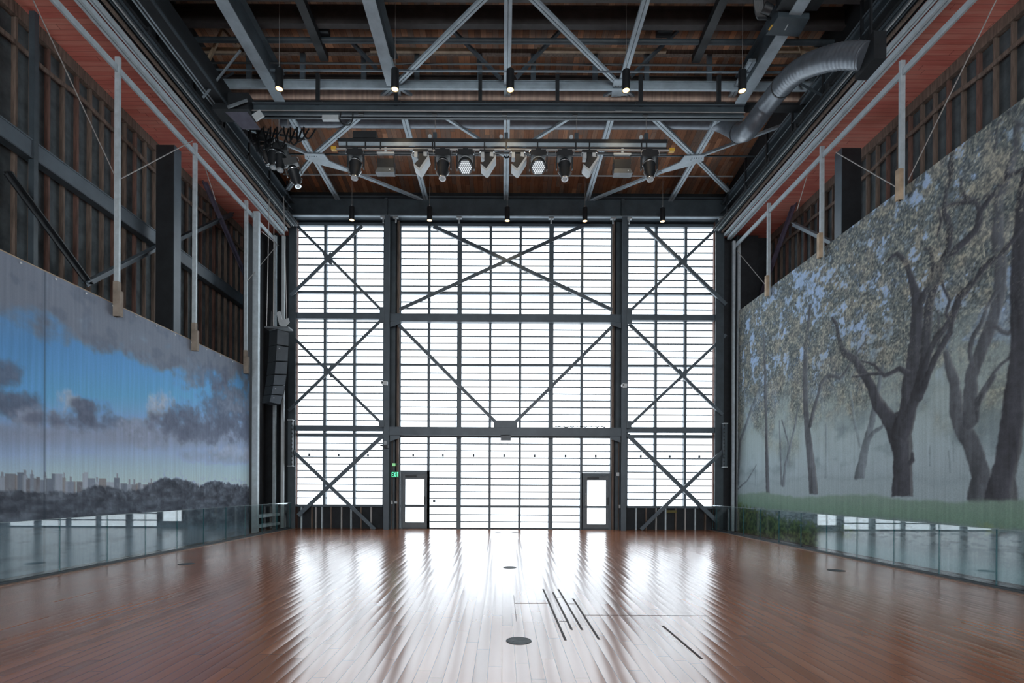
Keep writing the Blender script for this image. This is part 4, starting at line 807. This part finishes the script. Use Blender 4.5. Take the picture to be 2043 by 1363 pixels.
for x in (a.x-.1, b_.x+.12): B().box(x-.07, x+.07, yb-.1, yb, zt2-.04, zt2+.04).build('end_cap', YEL, bt)
for px in (694, 731, 761, 864, 868, 967, 1010, 1072, 1148, 1175, 1278, 1288): x = aY(px, 290, yb).x; B().box(x-.018, x+.018, yb-.11, yb-.09, zt2-.02, zb0+.02).build('strap', BLACK, bt)
for px in (868, 1010, 1150, 1289):
    x = aY(px, 275, yb).x; B().tube((x, yb, zb0+.06), (x, yb, zbt), .006, 5).build('wire', CABLE, bt); B().box(x-.05, x+.05, yb-.05, yb+.05, zb0+.06, zb0+.25).build('wire_clamp', DSTEEL, bt); B().lathe([(.05, -.02), (.05, .02)], 10, Matrix.Translation((x-.14, yb, zb0+.17))@Matrix.Rotation(1.57, 4, 'X')).build('pulley', SILVER, bt)
B().box(aY(706, 280, yb).x, aY(752, 280, yb).x, yb-.1, yb+.1, zb0+.06, zb0+.24).build('power_box', BLACK, bt)
zc = zt2-.05
def RX(a): return Matrix.Rotation(a, 4, 'X')
def spot_proto():
    t_ = thing('spot_light', '', 'stage light', (0, 0, 0)); B().box(-.2, .2, -.15, .15, -.17, 0).box(-.07, .07, -.1, .1, 0, .08).build('base', BLACK, t_)
    for sx in (-1, 1): B().prism([(sx*.2, -.06, -.15), (sx*.2, .06, -.15), (sx*.2, .05, -.46), (sx*.2, -.05, -.46)], (sx*.03, 0, 0)).build('yoke_arm', BLACK, t_); B().pipe([V((sx*.225, -.12, -.02)), V((sx*.25, -.12, -.06)), V((sx*.235, -.12, -.13))], .012, 6).build('handle', CHROME, t_)
    M = Matrix.Translation((0, 0, -.3))@RX(-.25)
    br_ = B().lathe([(.05, .1), (.13, .08), (.165, .0), (.17, -.05), (.15, -.08), (.15, -.3), (.1, -.42), (.085, -.5)], 18, M).build('barrel', BLACK, t_, True)
    B().lathe([(.168, .0), (.175, -.02), (.168, -.035)], 18, M).build('trim_ring', CHROME, br_, True); B().lathe([(.095, -.48), (.1, -.5), (.095, -.52)], 18, M).build('front_ring', CHROME, br_, True)
    B().lathe([(.07, -.5), (.055, -.53)], 14, M).build('lens', SILVER, br_, True)
    for sx in (-1, 1): B().pipe([M@V((sx*.15, -.02, -.28)), M@V((sx*.18, -.03, -.32)), M@V((sx*.14, -.03, -.4)), M@V((sx*.11, -.02, -.44))], .014, 6).build('side_fin', CHROME, br_)
    return t_
def wash_proto():
    t_ = thing('led_wash_light', '', 'stage light', (0, 0, 0)); B().box(-.2, .2, -.15, .15, -.15, 0).box(-.07, .07, -.1, .1, 0, .08).build('base', BLACK, t_)
    for sx in (-1, 1): B().prism([(sx*.22, -.05, -.12), (sx*.22, .06, -.12), (sx*.22, .05, -.48), (sx*.22, -.05, -.48)], (sx*.03, 0, 0)).build('yoke_arm', BLACK, t_); B().pipe([V((sx*.225, -.12, -.02)), V((sx*.25, -.12, -.06)), V((sx*.235, -.12, -.13))], .012, 6).build('handle', CHROME, t_)
    M = Matrix.Translation((0, -.02, -.36))@RX(-.62)
    hd_ = B().lathe([(.08, .16), (.17, .13), (.2, .05), (.21, -.1), (.2, -.12)], 22, M).build('head', BLACK, t_, True); B().lathe([(.178, .13), (.212, .07), (.21, .04)], 22, M).build('silver_band', SILVER, hd_, True)
    B().lathe([(.195, -.115), (.195, -.125)], 22, M).build('face_plate', GREYP, hd_)
    f_ = B()
    for q in range(-3, 4):
        for r in range(-3, 4):
            if abs(q+r) <= 3: f_.lathe([(.022, -.125), (.02, -.135)], 7, M@Matrix.Translation(((q+r/2)*.053, r*.046, 0)))
    f_.build('led_lens_field', LED, hd_); return t_
def angle_proto():
    t_ = thing('framing_light', '', 'stage light', (0, 0, 0)); B().box(-.06, .06, -.06, .06, -.34, 0).box(-.2, .2, -.08, .08, -.04, .04).build('stem', BLACK, t_)
    for sx in (-1, 1): B().box(sx*.08, sx*.17, -.1, .08, -.2, -.05).build('fan_box', SILVER, t_); B().pipe([V((sx*.17, -.1, -.05)), V((sx*.22, -.1, -.07)), V((sx*.22, -.1, -.15)), V((sx*.17, -.1, -.18))], .012, 6).build('handle', CHROME, t_)
    B().prism([(-.16, -.12, -.39), (-.02, -.12, -.52), (.2, -.12, -.19), (.06, -.12, -.17)], (0, .26, 0)).build('housing', BLACK, t_)
    B().prism([(-.175, -.16, -.40), (-.17, -.16, -.47), (-.02, -.16, -.6), (.03, -.16, -.58), (.245, -.16, -.23), (.235, -.16, -.17), (-.02, -.16, -.53)], (0, .32, 0)).build('pale_shell', SILVER, t_); return t_
def box_proto():
    t_ = thing('panel_light', '', 'stage light', (0, 0, 0)); B().box(-.24, .24, -.05, .0, -.07, -.02).box(-.03, .03, -.06, .0, -.02, .1).build('bail_bar', SILVER, t_)
    for sx in (-1, 1): B().box(sx*.225, sx*.24, -.03, .0, -.3, -.05).build('bail_arm', BLACK, t_)
    B().box(-.22, .22, -.05, .22, -.45, -.2).build('cabinet', BLACK, t_); B().add([(-.22,-.05,-.45),(.22,-.05,-.45),(.255,-.16,-.64),(-.255,-.16,-.64),(-.22,.1,-.45),(.22,.1,-.45),(.25,.05,-.64),(-.25,.05,-.64)], [(0,1,2,3),(7,6,5,4),(0,4,5,1),(1,5,6,2),(2,6,7,3),(3,7,4,0)]).build('front_face', mat('mid grey face', (.10,.12,.135), .4), t_)
    B().box(.12, .15, -.155, -.14, -.58, -.55).build('badge', PLASTIC, t_); return t_
protos = {}
lamps = [(710, 's'), (770, 'b'), (840, 'a'), (884, 's'), (929, 'w'), (972, 'a'), (1033, 'a'), (1074, 'w'), (1126, 's'), (1175, 'a'), (1241, 'b'), (1295, 's')]
names = {'s': ('black tapered moving spotlight', spot_proto), 'b': ('square grey panel light', box_proto), 'a': ('angled light with pale shell', angle_proto), 'w': ('round wash light with white LED dots', wash_proto)}
cnt = {}
tot = {'s': ['first spotlight at the left end', 'second from left', 'second from right', 'last at the right end'], 'b': ['left one of two', 'right one of two'], 'a': ['first from left of four', 'second from left of four', 'third from left of four', 'rightmost of four'], 'w': ['left one of two', 'right one of two']}
for px, k in lamps:
    if k not in protos: protos[k] = names[k][1](); o = protos[k]
    else: o = copy_tree(protos[k])
    i = cnt.get(k, 0); cnt[k] = i+1; x = aY(px, 310, yb).x; o.location = (x, yb, zc)
    o['label'] = '%s on the lighting batten, %s' % (names[k][0], tot[k][i]); o['category'] = 'stage light'; o['group'] = 'stage lights on the batten'
# cluster of lamps hung at the left
for i, (px, py, rz, lab) in enumerate(((560, 292, .3, 'lower right'), (543, 286, -.5, 'middle'), (578, 318, .2, 'lowest'), (520, 268, 1.0, 'upper left'))):
    o = copy_tree(protos['s']); p = aY(px, py, 15.4); o.location = p; o.rotation_euler = (0.1*i, -.15*i, rz); o['label'] = 'black spotlight in the tangled cluster left of the batten, %s one' % lab; o['category'] = 'stage light'; o['group'] = 'spotlights in the left cluster'
p, q = aY(500, 268, 15.4), aY(592, 300, 15.4); tag(B().tube((-7.9, 15.4, p.z+.2), (-6.0, 15.4, p.z-.15), .03, 8).build('side_pipe', DSTEEL), 'short pipe carrying the left cluster of spotlights', 'pipe')
rr = random.Random(9); cb3 = B()
for k in range(9):
    x = -7.6+k*.2; z = p.z+.15; pts = [V((x, 15.3, z)), V((x+.05, 15.2, z-.2-rr.random()*.4)), V((x+.2, 15.2, z-.35-rr.random()*.5)), V((x+.35, 15.3, z-.05))]; cb3.pipe(cr_(pts, 4), .025, 5)
tag(cb3.build('cable_bundle', BLACK), 'tangled black cables looping around the left cluster of spotlights', 'cable', None)
for k, px in enumerate((541, 555, 573)):
    x = aY(px, 250, 15.3).x; tag(B().tube((x, 15.35, aY(px, 285, 15.3).z), (x, 15.35, 12.9), .01, 5).build('hanging_wire', CABLE), 'thin wire holding the left spotlight cluster, %s one' % ('left', 'middle', 'right')[k], 'wire')
# projector, top right
pr = thing('projector', 'large grey projector hung under the roof at the upper right', 'projector', tuple(aY(1575, 70, 11.6)))
P = [aY(1553, 33, 11.9), aY(1615, 37, 11.9), aY(1594, 73, 12.3), aY(1528, 70, 12.3)]
zp = (P[0].z+P[2].z)/2-.02
P = [aZ(1553, 33, zp), aZ(1615, 37, zp), aZ(1594, 73, zp), aZ(1528, 70, zp)]
B().prism(P, (0, 0, .32)).build('body', DSTEEL, pr)
c_ = sum(P, V((0,0,0)))/4
B().bar(aZ(1566, 60, zp-.006), aZ(1572, 49, zp-.006), .018, .01).build('lettering', SILVER, pr); B().bar(aZ(1534, 60, zp-.006), aZ(1541, 50, zp-.006), .04, .01).build('yellow_label', YEL, pr)
B().box(c_.x-.45, c_.x+.5, c_.y-.9, c_.y-.3, zp+.1, zp+.6).build('hood', BLACK, pr); B().box(c_.x-.05, c_.x+.05, c_.y-.05, c_.y+.05, zp+.3, ZT-.3).build('mount_pole', BLACK, pr)
B().lathe([(.1, 0), (.12, .2)], 14, Matrix.Translation((c_.x-.5, c_.y-.2, zp+.2))@Matrix.Rotation(-1.2, 4, 'Y')).build('lens_barrel', BLACK, pr, True)
cbp = B()
for k in range(7): x0 = c_.x-.62-.03*k; cbp.pipe(cr_([V((x0, c_.y-.3, zp+.9)), V((x0-.12, c_.y-.25, zp+.5)), V((x0+.02, c_.y-.1, zp+.15)), V((x0+.2, c_.y, zp+.2))], 4), .03, 6)
cbp.build('cable_loom', BLACK, pr)
# ---- pendant lamps
def lamp_proto():
    t_ = thing('pendant_lamp', '', 'pendant lamp', (0, 0, 0)); r, h = .1, .5
    sh_ = B().lathe([(.03, h+.03), (r*.96, h+.01), (r, h), (r, .0), (r*.93, -.0), (r*.9, .03)], 20).build('shade', BLACK, t_, True)
    B().lathe([(r*.85, .03), (r*.85, .012)], 18).build('lamp_lens', WARM, sh_); B().tube((0, 0, h+.03), (0, 0, h+.1), .018, 8).build('cable_gland', CHROME, t_); return t_
lpz = EYE+ (973-180)*13.2/F*1.0
lp0 = lamp_proto(); first = True
for row, (Yl, pxs, py) in enumerate(((13.2, (557, 788, 1018, 1249, 1481), 178), (19.67, (702, 857, 1012, 1167, 1322), 439))):
    for k, px in enumerate(pxs):
        o = lp0 if first else copy_tree(lp0); first = False; x = aY(px, py, Yl).x; o.location = (x, Yl, lpz)
        o['label'] = '%s from left of five warm lit pendant lamps in the %s row' % (ORD[k], 'near' if row == 0 else 'far'); o['category'] = 'pendant lamp'; o['group'] = 'pendant lamps'
        if row or k: continue
        wr_ = B().tube((x, Yl, lpz+.6), (x, Yl, ZT), .007, 5); ob = wr_.build('cord', CABLE, None, loc=(x, Yl, lpz)); ob.parent = o; ob.location = (0,0,0)
        ld = bpy.data.lights.new('lamp_glow', 'SPOT'); ld.energy = 35; ld.color = (1,.74,.45); ld.spot_size = 1.7; ld.spot_blend = .6; ld.shadow_soft_size = .08
        lo = bpy.data.objects.new('lamp_glow', ld); COL.objects.link(lo); lo.parent = o; lo.location = (0, 0, -.02)
